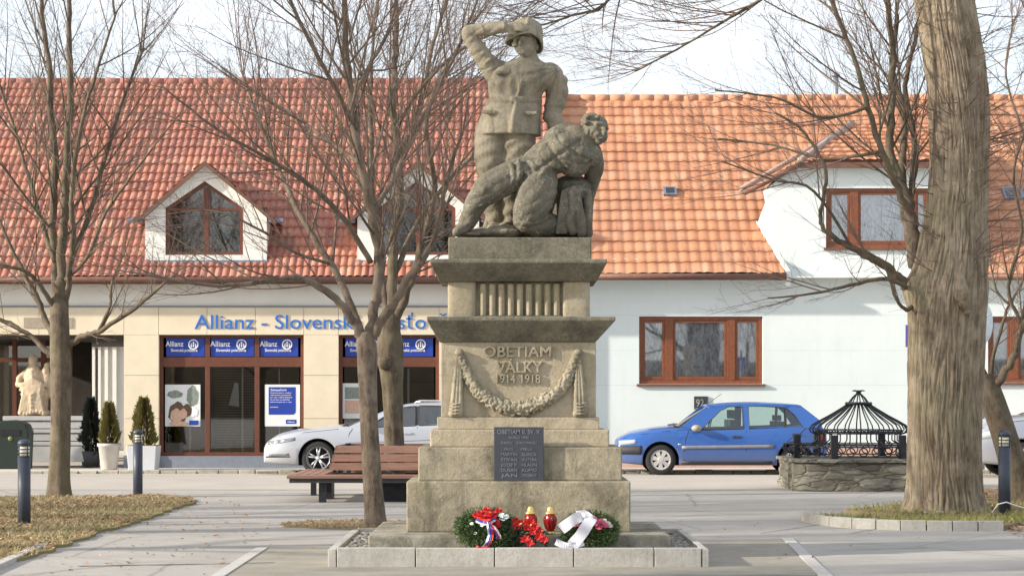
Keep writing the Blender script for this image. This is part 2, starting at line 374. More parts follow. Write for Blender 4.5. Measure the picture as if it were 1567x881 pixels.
def ground_mat(name,a,b,d,s=1.2,crack=True):
    t=NT(name); v=t.coord()
    c=t.mix(t.ramp(t.noise(v,s,7,.6),[(.3,0),(.7,1)]),a,b)
    c=t.mix(t.math('MULTIPLY',t.ramp(t.noise(v,120,4,.7),[(.42,0),(.7,1)]),.4),c,d)
    c=t.mix(t.math('MULTIPLY',t.ramp(t.noise(t.coord(scale=(.35,1.1,1)),1.6,7,.65,.8),[(.52,0),(.72,1)]),.45),c,d)
    if crack:
        vo=t.n('ShaderNodeTexVoronoi',feature='DISTANCE_TO_EDGE'); vo.inputs['Scale'].default_value=.42
        nn=t.n('ShaderNodeTexNoise'); nn.inputs['Scale'].default_value=1.5; nn.inputs['Detail'].default_value=5
        vm=t.n('ShaderNodeMix',data_type='RGBA'); vm.inputs[0].default_value=.12; t.l(v,vm.inputs[6]); t.l(v,nn.inputs['Vector']); t.l(nn.outputs['Color'],vm.inputs[7]); t.l(vm.outputs[2],vo.inputs['Vector'])
        c=t.mix(t.math('MULTIPLY',t.ramp(vo.outputs['Distance'],[(0.0,1),(.010,0)]),.45),c,tuple(x*.45 for x in d))
    t.bump(t.noise(v,150,5,.7),.35,.006); return t.done(c,.9,spec=.2)
M['asphalt']=ground_mat('pale_worn_asphalt',(.35,.327,.298),(.42,.395,.36),(.24,.225,.205))
M['road']=ground_mat('dusty_road',(.40,.365,.32),(.46,.42,.37),(.30,.27,.23),1.0,False)
M['paving']=simple('sidewalk_slabs',(.52,.48,.43),.9,var=.1,scale=4,bump=.2)
M['gravel']=ground_mat('fine_gravel',(.27,.245,.20),(.36,.33,.28),(.15,.14,.11),2.5,False)
M['strip']=simple('concrete_edging',(.44,.42,.39),.9,var=.12,scale=8,bump=.2)
M['soil']=ground_mat('dry_soil',(.20,.15,.09),(.27,.21,.12),(.12,.09,.055),2.2,False)
M['lawn']=ground_mat('dry_lawn_soil',(.25,.20,.10),(.22,.21,.085),(.15,.115,.06),1.6,False)
def var_mat(name,cols,rough=.8):
    t=NT(name); oi=t.n('ShaderNodeNewGeometry'); c=t.ramp(oi.outputs['Random Per Island'],[(i/(len(cols)-1),x) for i,x in enumerate(cols)])
    return t.done(c,rough)
M['blades']=var_mat('dry_grass_blades',[(.33,.25,.13),(.27,.21,.105),(.40,.315,.185),(.205,.175,.08)])
M['green_blades']=var_mat('mossy_grass_blades',[(.24,.25,.06),(.33,.31,.09),(.18,.20,.045),(.38,.33,.15)])
M['leaves']=var_mat('fallen_leaves',[(.36,.22,.11),(.27,.14,.07),(.45,.31,.18),(.20,.11,.06),(.40,.20,.09)])
M['pebbles']=var_mat('river_pebbles',[(.19,.175,.15),(.27,.25,.22),(.12,.11,.095),(.32,.30,.27),(.20,.17,.125)],.8)
# ------------------------------------------------------------------ ground
structure(MB().add([(-900,-600,0),(900,-600,0),(900,1500,0),(-900,1500,0)],[(0,1,2,3)]).build('ground',M['asphalt'],norm=False))
structure(MB().add([(-60,33.6,.004),(60,33.6,.004),(60,41.0,.004),(-60,41.0,.004)],[(0,1,2,3)]).build('road',M['road'],norm=False))
# sidewalk before the buildings with a low rough kerb
structure(MB().slab([(-60,41.0),(60,41.0),(60,60),(-60,60)],-.05,.045).build('sidewalk',M['paving']))
kb=MB(); x=-9.5
while x<12:
    w=random.uniform(.28,.5)
    kb.slab([(x,40.84+random.uniform(-.02,.02)),(x+w-.02,40.84+random.uniform(-.02,.02)),(x+w-.02,40.997),(x,40.997)],-.02,.07+random.uniform(-.02,.015)); x+=w
structure(kb.build('sidewalk_kerb',M['slab'],bevel=.015))
# forecourt of fine gravel round the memorial, with two concrete edging strips
gl=[G(330,884),G(402,838),G(1205,824),G(1262,880)]
structure(MB().add([(p.x,p.y,.004) for p in (gl[0],gl[3],gl[2],gl[1])],[(0,1,2,3)]).build('gravel_forecourt',M['gravel'],norm=False))
for a,b in ((gl[0],gl[1]),(gl[3],gl[2])):
    d=(b-a).normalized(); n=Vector((-d.y,d.x,0))*.055
    structure(MB().slab([(a-n-d*1.5)[:2],(a+n-d*1.5)[:2],(b+n)[:2],(b-n)[:2]],-.05,.012).build('edging_strip',M['strip']))
# open joints and cracks in the paving, edging of the lawn
jt=MB()
def joint(p,q,w):
    p,q=G(*p),G(*q); n=9; prev=None
    for i in range(n+1):
        m_=p.lerp(q,i/n); m_.y+=random.uniform(-.02,.02); ww=w*random.uniform(.5,1.2); cur=[(m_.x,m_.y-ww,.006),(m_.x,m_.y+ww,.006)]
        if prev: jt.add(prev+cur,[(0,2,3,1)])
        prev=cur
for p,q,w in (((1164,816),(1256,802),.018),((1301,816),(1342,809),.02),((960,775),(1190,768),.012),((1000,790),(1180,786),.012),((300,790),(470,780),.012),((120,866),(420,861),.03),((1010,760),(1200,756),.012),((1270,842),(1420,838),.014),((330,806),(520,800),.012)): joint(p,q,w)
structure(jt.build('paving_joints',simple('dark_joint',(.10,.095,.09),.95),norm=False))
ea,eb=G(-40,884),G(66,838); ed=(eb-ea).normalized(); en=Vector((-ed.y,ed.x,0))*.05
structure(MB().slab([(ea-en)[:2],(ea+en)[:2],(eb+en)[:2],(eb-en)[:2]],-.05,.045).build('lawn_edging',M['strip'],bevel=.008))
# left dry lawn
LAWN=[G(-160,905),G(0,868),G(80,842),G(150,818),G(225,795),G(292,771),G(300,764),G(240,760),G(100,762),G(-250,764),]
def inside(x,y,poly):
    c=False; j=len(poly)-1
    for i in range(len(poly)):
        a,b=poly[i],poly[j]
        if (a[1]>y)!=(b[1]>y) and x<(b[0]-a[0])*(y-a[1])/(b[1]-a[1])+a[0]: c=not c
        j=i
    return c
def ragged(poly,step=.25,amp=.07):
    out=[]
    for i in range(len(poly)):
        a,b=Vector(poly[i][:2]),Vector(poly[(i+1)%len(poly)][:2]); n=max(1,int((b-a).length/step))
        for k in range(n):
            p=a.lerp(b,k/n); out.append((p.x+random.uniform(-amp,amp),p.y+random.uniform(-amp,amp)))
    return out
lp=ragged([p[:2] for p in LAWN])
structure(MB().slab(lp,-.05,.03).build('lawn',M['lawn']))
# raised bed on the right
ST=[(1225,796),(1243,801),(1268,805),(1303,808),(1340,809.5),(1378,811),(1418,811.5),(1458,812),(1497,812),(1537,812)]
ST=[G(*p) for p in ST]; BZ=.115
bed=[p[:2] for p in ST]+[G(1560,805)[:2],(9.2,22.6),(9.6,33),(6.6,33),(6.0,29),(4.2,26.6)]
bed_r=[(p.x+.01,p.y+.05) for p in ST]+ragged([G(1560,805)[:2],(9.2,22.6),(9.6,33),(6.6,33),(6.0,29),(4.2,26.6)][0:6],.3,.05)
BS=.05
structure(MB().slab(bed_r,-.05,BS).build('planting_bed',M['soil']))
kt=thing('bed_kerb',(ST[4].x,ST[4].y,0),'curved row of pale kerb blocks edging the bed of the big tree','kerb')
for a,b in zip(ST[:-1],ST[1:]):
    d=(b-a).normalized(); n=Vector((-d.y,d.x,0))
    q=[a+d*.006,b-d*.006,b-d*.006+n*.09,a+d*.006+n*.09]
    MB().slab([p[:2] for p in q],-.03,BZ+random.uniform(-.006,.006)).build('kerb_block',M['kerb'],kt,bevel=.008)
def blades(name,poly,z,n,mat,h,w=.006,accept=None,lay=0.35):
    xs=[p[0] for p in poly]; ys=[p[1] for p in poly]; mb=MB(); k=0
    while k<n:
        x,y=random.uniform(min(xs),max(xs)),random.uniform(min(ys),max(ys))
        if not inside(x,y,poly) or (accept and not accept(x,y)): k+=.2; continue
        k+=1; a=random.uniform(0,6.28); hh=h*random.uniform(.4,1.3); l=random.uniform(lay,2.2)*hh; b=random.uniform(0,6.28)
        dx,dy=w*math.cos(a),w*math.sin(a)
        mb.add([(x-dx,y-dy,z),(x+dx,y+dy,z),(x+l*math.cos(b),y+l*math.sin(b),z+hh)],[(0,1,2)])
    return tag(mb.build(name,mat,norm=False),kind='stuff')
def litter(name,poly,z,n,size=.035,accept=None,mat=None):
    xs=[p[0] for p in poly]; ys=[p[1] for p in poly]; mb=MB(); k=0
    while k<n:
        x,y=random.uniform(min(xs),max(xs)),random.uniform(min(ys),max(ys))
        if not inside(x,y,poly) or (accept and not accept(x,y)): k+=.2; continue
        k+=1; s=size*random.uniform(.5,1.3); a=random.uniform(0,6.28); c,d=math.cos(a),math.sin(a)
        def t(u,v,h): return (x+s*(u*c-v*d),y+s*(u*d+v*c),z+h*s+.004)
        mb.add([t(-1,0,random.uniform(0,.6)),t(0,-.5,random.uniform(0,.3)),t(1,0,random.uniform(0,.9)),t(0,.5,random.uniform(0,.3))],[(0,1,2),(0,2,3)])
    return tag(mb.build(name,mat or M['leaves'],norm=False),kind='stuff')
nzf=lambda x,y,s,o=0: noise.noise((x*s+o,y*s,o))
blades('dry_grass',lp,.028,26000,M['blades'],.045,accept=lambda x,y:nzf(x,y,.9)>-.45)
litter('leaf_litter',lp,.03,5200,accept=lambda x,y:nzf(x,y,.7,5)>-.25 )
blades('mossy_grass',bed_r,BS-.002,14000,M['green_blades'],.085,accept=lambda x,y: y<28 and x<7.3 and random.random()<(1 if y<25.0 else .35) and nzf(x,y,1.3,3)>-.35)
litter('bed_leaf_litter',bed_r,BS+.002,4200,accept=lambda x,y: random.random()<(.15 if x<6.0 else .8))
litter('path_leaves',[(p.x,p.y) for p in (G(-100,900),G(330,881),G(420,800),G(330,758),G(220,770))],.006,240,.03,accept=lambda x,y: not inside(x,y,lp))
litter('path_leaf_drift',[(p.x,p.y) for p in (G(1530,806),G(1700,806),G(1700,840),G(1555,822))],.006,700,.04)
litter('court_leaves',[(p.x,p.y) for p in (G(390,860),G(1250,860),G(1500,815),G(1100,790),G(430,790))],.006,90,.025)
# rough earth ring round the middle tree
ring=[(-1.85+ .78*math.cos(i*.3)+random.uniform(-.08,.08), 24.25+.95*math.sin(i*.3)+random.uniform(-.08,.08)) for i in range(21)]
structure(MB().slab(ring,-.02,.012).build('tree_pit',M['soil']))
litter('tree_pit_leaves',ring,.012,160,.03)
blades('tree_pit_grass',ring,.012,700,M['blades'],.03)

# ------------------------------------------------------------------ roofs
def tile_roof(mb, x0,x1, Ye,Ze, Yr,Zr, tile, rows, waves, amp, step=.03, keep=None, sub=10, m=0):
    """roof slope from the eave line (Ye,Ze) up to the ridge (Yr,Zr), each tile modelled as a wave with a stepped lower edge"""
    nrm=Vector((0,-(Zr-Ze),Yr-Ye)).normalized(); nc=int((x1-x0)/tile)+1
    idx={}; vs=[]; uv=[]; fs=[]
    jit={}
    for r in range(rows):
        for e,(fr,off) in enumerate(((0.0,step),(.5,step*.55),(.999,.004))):
            tv=(r+fr)/rows; y=Ye+(Yr-Ye)*tv; z=Ze+(Zr-Ze)*tv
            for c in range(nc*sub+1):
                x=x0+c*tile/sub; k=(r,c//sub); sag=.028*noise.noise((x*.35,r*.22,Ye))+.012*noise.noise((x*1.4,r*.9,3))
                if k not in jit: jit[k]=random.uniform(-.007,.009)
                ph=(c%sub)/sub*waves; w=amp*(abs(math.cos(math.pi*ph))**.8)
                o=off+w+sag+(jit[k] if e==0 else 0)
                idx[(r,e,c)]=len(vs); vs.append((x,y+nrm.y*o,z+nrm.z*o)); uv.append(((c+.01)/sub,r+min(fr,.98)+.01))
    for r in range(rows):
        for c in range(nc*sub):
            xm=x0+(c+.5)*tile/sub
            for e in (0,1,2):
                a,b=idx[(r,e,c)],idx[(r,e,c+1)]
                if e<2: d,cc=idx[(r,e+1,c)],idx[(r,e+1,c+1)]
                elif r+1<rows: d,cc=idx[(r+1,0,c)],idx[(r+1,0,c+1)]
                else: continue
                v=(r+(.25,.75,1.0)[e])/rows
                if xm>x1 or (keep and not keep(xm,v)): continue
                fs.append(((a,b,cc,d),e<2))
    o=len(mb.v); mb.v+=vs
    for f,s_ in fs: mb.f.append(tuple(i+o for i in f)); mb.m.append(m); mb.s.append(s_)
    mb.uv=(mb.uv or [])+uv
    # thin underside so that the roof is a body
def plain_slope(mb,x0,x1,Ye,Ze,Yr,Zr,th=.08,drop=.03,m=0):
    n=Vector((0,-(Zr-Ze),Yr-Ye)).normalized()
    a=[(x,y-n.y*k,z-n.z*k) for k in (drop,th+drop) for x,y,z in ((x0,Ye,Ze),(x1,Ye,Ze),(x1,Yr,Zr),(x0,Yr,Zr))]
    mb.add(a,[(0,1,2,3),(7,6,5,4),(0,4,5,1),(1,5,6,2),(2,6,7,3),(3,7,4,0)],m)

# ------------------------------------------------------------------ left building with the insurance office
YL=43.0; X=lambda px: PX(px,YL); Z=lambda py: PZ(py,YL)
XL0=-16.5; XLR=X(850)
bank=thing('office_building',((XL0+XLR)/2,YL,0),'low building with red tiled roof, two gabled dormers and limestone shopfront','building')
zE,zR,yE,yR=3.92,PZ(127,48.2),42.60,48.2; sl1=(zR-zE)/(yR-yE)
top=MB().box(XL0,XLR,YL,YL+.4,Z(469),zE+.15)
top.box(XLR-.3,XLR,YL+.4,YL+10.5,0,zE+.2)
top.build('wall',M['white_paint'],bank)
# stone fascia in panels with open joints
fb=MB(); fb.box(XL0,XLR-.004,YL+.01,YL+.5,Z(512)+.003,Z(470),1); xs=[XL0]
px=-180
cuts=[-200,-70,60,190,243,317,391,465,518,592,672,746,820,850]
for a,b in zip(cuts[:-1],cuts[1:]):
    fb.box(X(a)+.004,X(b)-.004,YL-.03,YL+.009,Z(512),Z(470),0)
fb.build('fascia',[M['limestone'],M['joint']],bank)
MB().box(XL0,XLR+.02,YL-.06,YL+.01,Z(470)+.002,Z(467.5)).build('ledge',M['plinth_grey'],bank)
def pier(a,b):
    mb=MB(); mb.box(X(a)+.01,X(b)-.01,YL+.012,YL+.5,.0,Z(512),1)
    for z0,z1 in ((.30,Z(640)),(Z(640),Z(574)),(Z(574),Z(512))): mb.box(X(a),X(b),YL-.03,YL+.48,z0+.004,z1-.004,0)
    mb.box(X(a)-.005,X(b)+.005,YL-.045,YL+.49,0,.296,2)
    mb.build('pier',[M['limestone'],M['joint'],M['plinth_grey']],bank)
for a,b in ((190,243),(465,518),(672,745),(800,850),(-230,-150)): pier(a,b)
def shopfront(a,b,mulls,signs,posters,door=None):
    """brown timber shop window: sign row above, panes below"""
    fr=MB(); y0,y1=YL+.10,YL+.20
    xa,xb=X(a),X(b); zt,zb=Z(512),Z(697); t=.075
    fr.box(xa,xb,y0,y1,zt-.06,zt); fr.box(xa,xb,y0,y1,zb,zb+.07)
    fr.box(xa,xa+t,y0,y1,zb+.07,zt-.06); fr.box(xb-t,xb,y0,y1,zb+.07,zt-.06)
    fr.box(xa+t,xb-t,y0+.002,y1,Z(561),Z(546))
    for k in mulls:
        fr.box(X(k)-.05,X(k)+.05,y0+.004,y1,zb+.07,Z(561)); fr.box(X(k)-.05,X(k)+.05,y0+.004,y1,Z(546),zt-.06)
    w=fr.build('shop_window',M['brown_frame'],bank,bevel=.006)
    MB().box(xa,xb,YL+.02,YL+.3,0,zb-.002).build('window_plinth',M['plinth_grey'],bank)
    ed=[a+5]+list(mulls)+[b-5]
    for c,d in zip(ed[:-1],ed[1:]):
        MB().box(X(c)+.04,X(d)-.04,y0+.05,y0+.062,zb+.06,Z(560)).build('pane',M['shop_glass'],w)
    for c,d in zip(ed[:-1],ed[1:]):
        sg=MB(); xc=(X(c)+X(d))/2; wd=X(d)-X(c)-.13
        sg.box(xc-wd/2,xc+wd/2,y0+.03,y0+.07,Z(545),Z(517),0)
        k=wd/.95
        put_text(sg,'Allianz',xc-.27*k,y0+.027,Z(529.5),.105,.44*k,1,.006,.012)
        put_text(sg,'Slovenská poisťovňa',xc-.03*k,y0+.027,Z(537.5),.06,.66*k,1,.006,.008)
        # round mark with an upright figure
        cx,cz,r=xc+.20*k,Z(526.5),.095
        ringp=[(cx+r*math.cos(q*math.pi/12),y0+.022,cz+r*math.sin(q*math.pi/12)) for q in range(25)]
        sg.tube(ringp,.014,6,1,cap=False)
        sg.box(cx-.014,cx+.014,y0+.016,y0+.028,cz-.05,cz+.06,1); 
        for sgn in (-1,1): sg.prism([(cx+sgn*.025,cz+.035),(cx+sgn*.058,cz+.005),(cx+sgn*.058,cz-.055),(cx+sgn*.034,cz-.055),(cx+sgn*.034,cz)][::sgn],y0+.017,y0+.028,1)
        sg.build('sign_panel',[M['sign_blue'],M['sign_white']],w)
    return w
W1=shopfront(243,465,(316.5,392.5),3,1)
# posters behind the first window
def poster_family(w):
    m=MB(); y=YL+.135; m.box(X(251),X(305),y+.004,y+.012,Z(652),Z(588),0)
    def blob(px,py,rx,rz,mm,dy):
        vs=[(X(px)+rx*.01344*math.cos(k*.3927)*(1+.12*math.sin(k*2.3)),y-dy,Z(py)+rz*.01344*math.sin(k*.3927)*(1+.1*math.cos(k*1.7))) for k in range(16)]
        m.add([(v[0],v[1]+.002,v[2]) for v in vs]+vs,[tuple(range(16))[::-1],tuple(range(16,32))[::-1]]+[(k,(k+1)%16,16+(k+1)%16,16+k) for k in range(16)],mm)
    blob(293,606,9,16,3,0); blob(266,603,12,6,3,.0)
    blob(270,632,14,17,2,.003); blob(284,628,8,10,2,.005); blob(268,636,9,11,1,.007); blob(279,633,6,8,1,.009); blob(272,648,15,4,1,.011)
    blob(293,630,8,8,5,.003)
    m.box(X(288),X(302),y-.006,y+.003,Z(650),Z(643),4)
    m.build('poster',[M['poster'],M['skin_print'],M['hair_print'],M['green_print'],M['sign_blue'],M['sign_white']],w)
poster_family(W1)
def poster_blue(w,a,b,t,bt):
    m=MB(); y=YL+.135; m.box(X(a),X(b),y,y+.01,Z(bt),Z(t),0)
    zw=Z(t)-Z(bt); xw=X(b)-X(a); rr=.07
    x0,x1,z0,z1=X(a)+.11*xw,X(a)+.88*xw,Z(bt)+.28*zw,Z(t)-.06*zw
    poly=[(x0,z0)]+[(x1-rr+rr*math.sin(k*.26),z0+rr-rr*math.cos(k*.26)) for k in range(7)]+[(x1,z1),(x0,z1)]
    m.prism(poly,y-.004,y-.0005,1)
    put_text(m,'Zabezpečenie',x0+.05*xw,y-.005,Z(t)-.15*zw,.04,.46*xw,2,.003,.01,'LEFT')
    for k,wd in enumerate((.60,.58,.62,.55,.60)): 
        put_text(m,['domácnosti a rodiny','výhodné poistenie','pre vás a vašich blízkych','už od dnes na pobočke','informujte sa u nás'][k],x0+.05*xw,y-.005,Z(t)-(.21+.055*k)*zw,.024,wd*xw,2,.003,.006,'LEFT')
    put_text(m,'poistenie',x0+.05*xw,y-.005,Z(t)-.55*zw,.024,.22*xw,2,.003,.006,'LEFT')
    m.box(X(b)-.40*xw,X(b)-.10*xw,y-.004,y-.0005,Z(bt)+.06*zw,Z(bt)+.16*zw,1)
    put_text(m,'Allianz',X(b)-.25*xw,y-.005,Z(bt)+.09*zw,.028,.22*xw,2,.003,.008)
    m.build('poster',[M['poster'],M['sign_blue'],M['sign_white']],w)
poster_blue(W1,404,458,588,652)
W2=shopfront(518,672,(592,),2,1)
m=MB(); m.box(X(523),X(552),YL+.135,YL+.145,Z(640),Z(586),0); m.box(X(527),X(549),YL+.13,YL+.134,Z(632),Z(612),1); m.box(X(527),X(549),YL+.13,YL+.134,Z(610),Z(592),2)
m.build('poster',[M['poster'],M['skin_print'],M['green_print']],W2)
W3=shopfront(745,800,(),1,0)
# raised fascia lettering, fitted so that its letters fall where the photo has them
def prefix_w(t): 
    vs,_=text_geo(t,1,.01); xs=[v.x for v in vs]; return max(xs)-min(xs)
full='Allianz - Slovenská poisťovňa'
lt=MB(); kx=(X(541)-X(298))/prefix_w('Allianz - Slovensk'); 
put_text(lt,full,X(298),YL-.032,Z(503),.285,kx*prefix_w(full),0,.014,.002,'LEFT')
lt.build('lettering',M['letter_blue'],bank)
MB().box(X(37),X(112),YL-.045,YL-.032,Z(502),Z(486)).build('sign_board',simple('worn_bronze_board',(.34,.28,.22),.7),bank)
# interiors: dark room with floor, back wall, blinds, desk
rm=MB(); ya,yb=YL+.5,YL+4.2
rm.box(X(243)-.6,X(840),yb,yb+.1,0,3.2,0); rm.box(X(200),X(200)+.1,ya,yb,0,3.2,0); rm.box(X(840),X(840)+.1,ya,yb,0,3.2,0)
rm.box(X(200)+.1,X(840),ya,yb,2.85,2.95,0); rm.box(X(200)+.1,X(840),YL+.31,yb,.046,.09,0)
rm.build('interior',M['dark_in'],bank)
bl=MB()
for k in range(34): bl.box(X(322),X(386),YL+.62,YL+.64,.45+k*.055,.45+k*.055+.022,0)
bl.build('blinds',[M['blind'],M['alloy']],bank); bl=MB(); bl.box(X(366),X(368.5),YL+.40,YL+.43,.3,2.1,1); bl.box(X(423),X(425),YL+.40,YL+.43,.3,2.1,1); bl.box(X(285),X(288),YL+.40,YL+.43,.3,.95,1); bl.box(X(622),X(625),YL+.4,YL+.43,.3,2.1,1)
bl.build('lamp_poles',[M['blind'],M['alloy']],bank)
fu=MB(); fu.prism([(X(345),Z(620)),(X(361),Z(622)),(X(360),Z(586)),(X(354),Z(584))],YL+.50,YL+.51,0); fu.build('paper_banner',M['sign_white'],bank); fu=MB(); fu.box(X(330),X(384),YL+1.7,YL+2.3,.75,.80,1); fu.box(X(332),X(336),YL+1.7,YL+2.3,.09,.75,1); fu.box(X(378),X(382),YL+1.7,YL+2.3,.09,.75,1)
fu.build('desk',[M['sign_white'],M['wood']],bank); fu=MB(); fu.box(X(262),X(300),YL+2.2,YL+2.7,.09,1.0,1); fu.box(X(540),X(600),YL+1.9,YL+2.4,.09,1.05,1); fu.box(X(402),X(455),YL+2.8,YL+3.1,.09,1.9,2); fu.box(X(612),X(660),YL+2.8,YL+3.1,.09,1.8,2)
fu.build('cabinets',[M['sign_white'],M['wood'],M['blind']],bank)
# roof
zrow=22
lr=MB()
DORM=(315,640)
def dorm_hole(xm,v):
    y=yE+(yR-yE)*v
    for c in DORM:
        xc=PX(c,43.0); yt_=yE+(PZ(252,43.0)-zE)/sl1
        if 43.02<y<yt_:
            half=1.12 if y<44.1 else 1.12*(yt_-y)/(yt_-44.1)
            if abs(xm-xc)<half: return False
    return True
tile_roof(lr,XL0,XLR+.05,yE,zE,yR,zR,.30,zrow,2,.036,.030,dorm_hole,16)
lr.build('roof',M['tile_left'],bank,norm=False)
rb=MB(); plain_slope(rb,XL0,XLR+.03,yE+.01,zE,YL+.5,zE+.862*(YL+.5-yE-.01),.06,.02); rb.prism([(0,0)]*0 or [(XL0,zE-.12),(XLR+.04,zE-.12),(XLR+.04,zE+.0),(XL0,zE+.0)],yE+.02,yE+.06)
rb.build('eaves_board',M['gutter'],bank)
bk=MB(); bk.add([(XL0,yR,zR),(XLR,yR,zR),(XLR,yR+6,zE),(XL0,yR+6,zE)],[(0,1,2,3)])
bk.add([(XLR+.02,yE+.6,zE+.45),(XLR+.02,yR,zR-.03),(XLR+.02,yR+6,zE)],[(0,1,2)],1)
bk.build('rear_slope',[M['tile_left'],M['white_paint']],bank,norm=False)
def ridge(mb,x0,x1,y,z,L=.34):
    x=x0
    while x<x1:
        mb.tube([(x,y,z),(x+L+.02,y,z-.006)],[.115,.10],10); x+=L
rg=MB(); ridge(rg,XL0,XLR,yR,zR+.01); rg.build('ridge',M['tile_left'],bank,norm=False)
gt=MB(); gt.tube([(XL0,yE-.04,zE-.03),(XLR+.06,yE-.04,zE-.03)],.06,10); gt.build('gutter',M['gutter'],bank)
# gabled dormers
def dormer(pc):
    Yd=42.99; d=lambda px: PX(px-315+pc,Yd); z=lambda py: PZ(py,Yd)
    xc=d(315); za=z(252); ze=z(333); zb=z(402)
    hw=1.25; f=MB()
    wp=[(d(253),z(390)),(d(253),z(318)),(d(313),z(277)),(d(372),z(318)),(d(372),z(390))]     # window opening
    out=[(xc-hw,zb),(xc-hw,ze),(xc,za),(xc+hw,ze),(xc+hw,zb)]
    y0,y1=Yd,Yd+.16
    # gable wall as five butted pieces round the opening
    def quad(a,b,c,e): f.prism([a,b,c,e],y0,y1)
    quad(out[0],wp[0],wp[1],out[1]); quad(out[1],wp[1],wp[2],out[2]); quad(out[2],wp[2],wp[3],out[3]); quad(out[3],wp[3],wp[4],out[4]); quad(out[0],out[4],wp[4],wp[0])
    # cheeks running back into the roof
    for s in (-1,1):
        xx=xc+s*(hw-.02); f.add([(xx,y0+.16,zb),(xx,y0+.16,ze-.02),(xx,yE+(ze-zE)/sl1,ze-.02),(xx-s*.1,y0+.16,zb),(xx-s*.1,y0+.16,ze-.02),(xx-s*.1,yE+(ze-zE)/sl1,ze-.02)],[(0,1,2),(5,4,3),(0,3,4,1),(1,4,5,2),(2,5,3,0)])
    dm=f.build('dormer',M['white_paint'],bank)
    b=MB(); b.box(xc-hw-.03,xc+hw+.03,Yd-.05,Yd+.0,zb-.06,zb+.05); b.box(xc-hw-.35,xc-hw-.05,Yd-.12,Yd+.12,ze-.10,ze-.02); b.box(xc+hw+.05,xc+hw+.35,Yd-.12,Yd+.12,ze-.10,ze-.02); b.build('flashing',M['zinc'],dm)
    wf=MB()
    for a,e in ((0,1),(1,2),(2,3),(3,4),(4,0)):
        p,q=Vector(wp[a]),Vector(wp[e]); c=Vector((xc,z(340)))
        pi,qi=p+(c-p)*.10,q+(c-q)*.10
        wf.prism([tuple(p),tuple(q),tuple(qi),tuple(pi)],Yd+.06,Yd+.13)
    wf.box(xc-.05,xc+.05,Yd+.062,Yd+.13,z(388),z(286)); wf.box(d(256),xc-.05,Yd+.065,Yd+.13,z(322),z(318)); wf.box(xc+.05,d(369),Yd+.065,Yd+.13,z(322),z(318))
    wf.build('window_frame',M['brown_frame'],dm)
    pn=MB(); pn.prism([(p[0],p[1]) for p in wp],Yd+.10,Yd+.108); pn.build('pane',M['shop_glass'],dm)
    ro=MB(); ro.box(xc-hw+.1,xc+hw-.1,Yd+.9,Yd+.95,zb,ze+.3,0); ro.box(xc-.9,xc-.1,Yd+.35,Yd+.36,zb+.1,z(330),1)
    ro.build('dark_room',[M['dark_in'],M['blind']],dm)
    # two roof slopes
    sl=math.hypot(1.42,za-ze+.12)
    tl=MB(); tl.uv=[]
    ang=math.atan2(za+.03-(ze-.12),1.45)
    for s in (-1,1):
        nu,nv=9,7; W=1.45
        for iv in range(nv):
            for e,(fr,off) in enumerate(((0,.03),(.99,.0))):
                pass
        vs=[];uv=[];fs=[]; cols=nu*8
        yb=yE+(za-zE)/sl1+.15
        for iv in range(nv):
            for e,(fr,off) in enumerate(((0.0,.035),(.999,.004))):
                t=(iv+fr)/nv
                for c in range(cols+1):
                    y=Yd-.16+(yb-Yd+.16)*c/cols; w=.02*abs(math.cos(math.pi*c/4))
                    xx=xc+s*W*(1-t); zz=ze-.12+(za+.03-ze+.12)*t
                    vs.append((xx+s*math.sin(ang)*(off+w),y,zz+math.cos(ang)*(off+w))); uv.append((c/8+.01+40*s,iv+fr*.98+.01))
        n1=cols+1
        for r in range(nv*2-1):
            for c in range(cols):
                # stop where the slope meets the main roof
                q=vs[r*n1+c]
                if q[2] < zE+(q[1]-yE)*sl1-.12: continue
                fs.append((r*n1+c,r*n1+c+1,(r+1)*n1+c+1,(r+1)*n1+c))
        o=len(tl.v); tl.v+=vs; tl.uv+=uv
        for g in fs: tl.f.append(tuple(i+o for i in g)); tl.m.append(0); tl.s.append(True)
    tl.build('dormer_roof',M['tile_left'],dm,norm=False)
    vb=MB()
    for s in (-1,1):   # verge boards
        vb.add([(xc+s*1.46,Yd-.17,ze-.16),(xc+s*1.46,Yd-.17,ze-.08),(xc,Yd-.17,za+.06),(xc,Yd-.17,za-.04),(xc+s*1.46,Yd-.13,ze-.16),(xc+s*1.46,Yd-.13,ze-.08),(xc,Yd-.13,za+.06),(xc,Yd-.13,za-.04)],
               [(0,1,2,3),(7,6,5,4),(0,4,5,1),(1,5,6,2),(2,6,7,3),(3,7,4,0)])
    vb.build('verge_board',M['gutter'],dm)
    so_=MB()
    for s in (-1,1): so_.add([(xc+s*1.45,Yd-.13,ze-.14),(xc,Yd-.13,za-.01),(xc,Yd-.002,za-.01),(xc+s*1.45,Yd-.002,ze-.14)],[(0,1,2,3)])
    so_.build('soffit',M['white_paint'],dm,norm=False)
    return dm
for c in DORM: dormer(c)
# passage on the far left: dark soffit, rear shop glazing, sunlit court wing behind
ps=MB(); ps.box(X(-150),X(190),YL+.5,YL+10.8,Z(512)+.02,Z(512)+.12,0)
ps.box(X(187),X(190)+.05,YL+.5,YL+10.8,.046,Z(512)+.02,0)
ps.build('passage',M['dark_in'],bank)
rg=MB(); yb=YL+4.5; q=lambda px: PX(px,yb)
rg.box(q(-150),q(108),yb+.05,yb+.06,.05,2.9,1)
for a in (-60,-20,22,66,106): rg.box(q(a)-.05,q(a)+.05,yb,yb+.1,.05,2.9,0)
rg.box(q(-150),q(108),yb+.005,yb+.1,2.3,2.4,0); rg.box(q(-150),q(112),yb+2,yb+2.1,.05,3.0,2)
rg.build('rear_glazing',[M['brown_frame'],M['shop_glass'],M['dark_in']],bank)

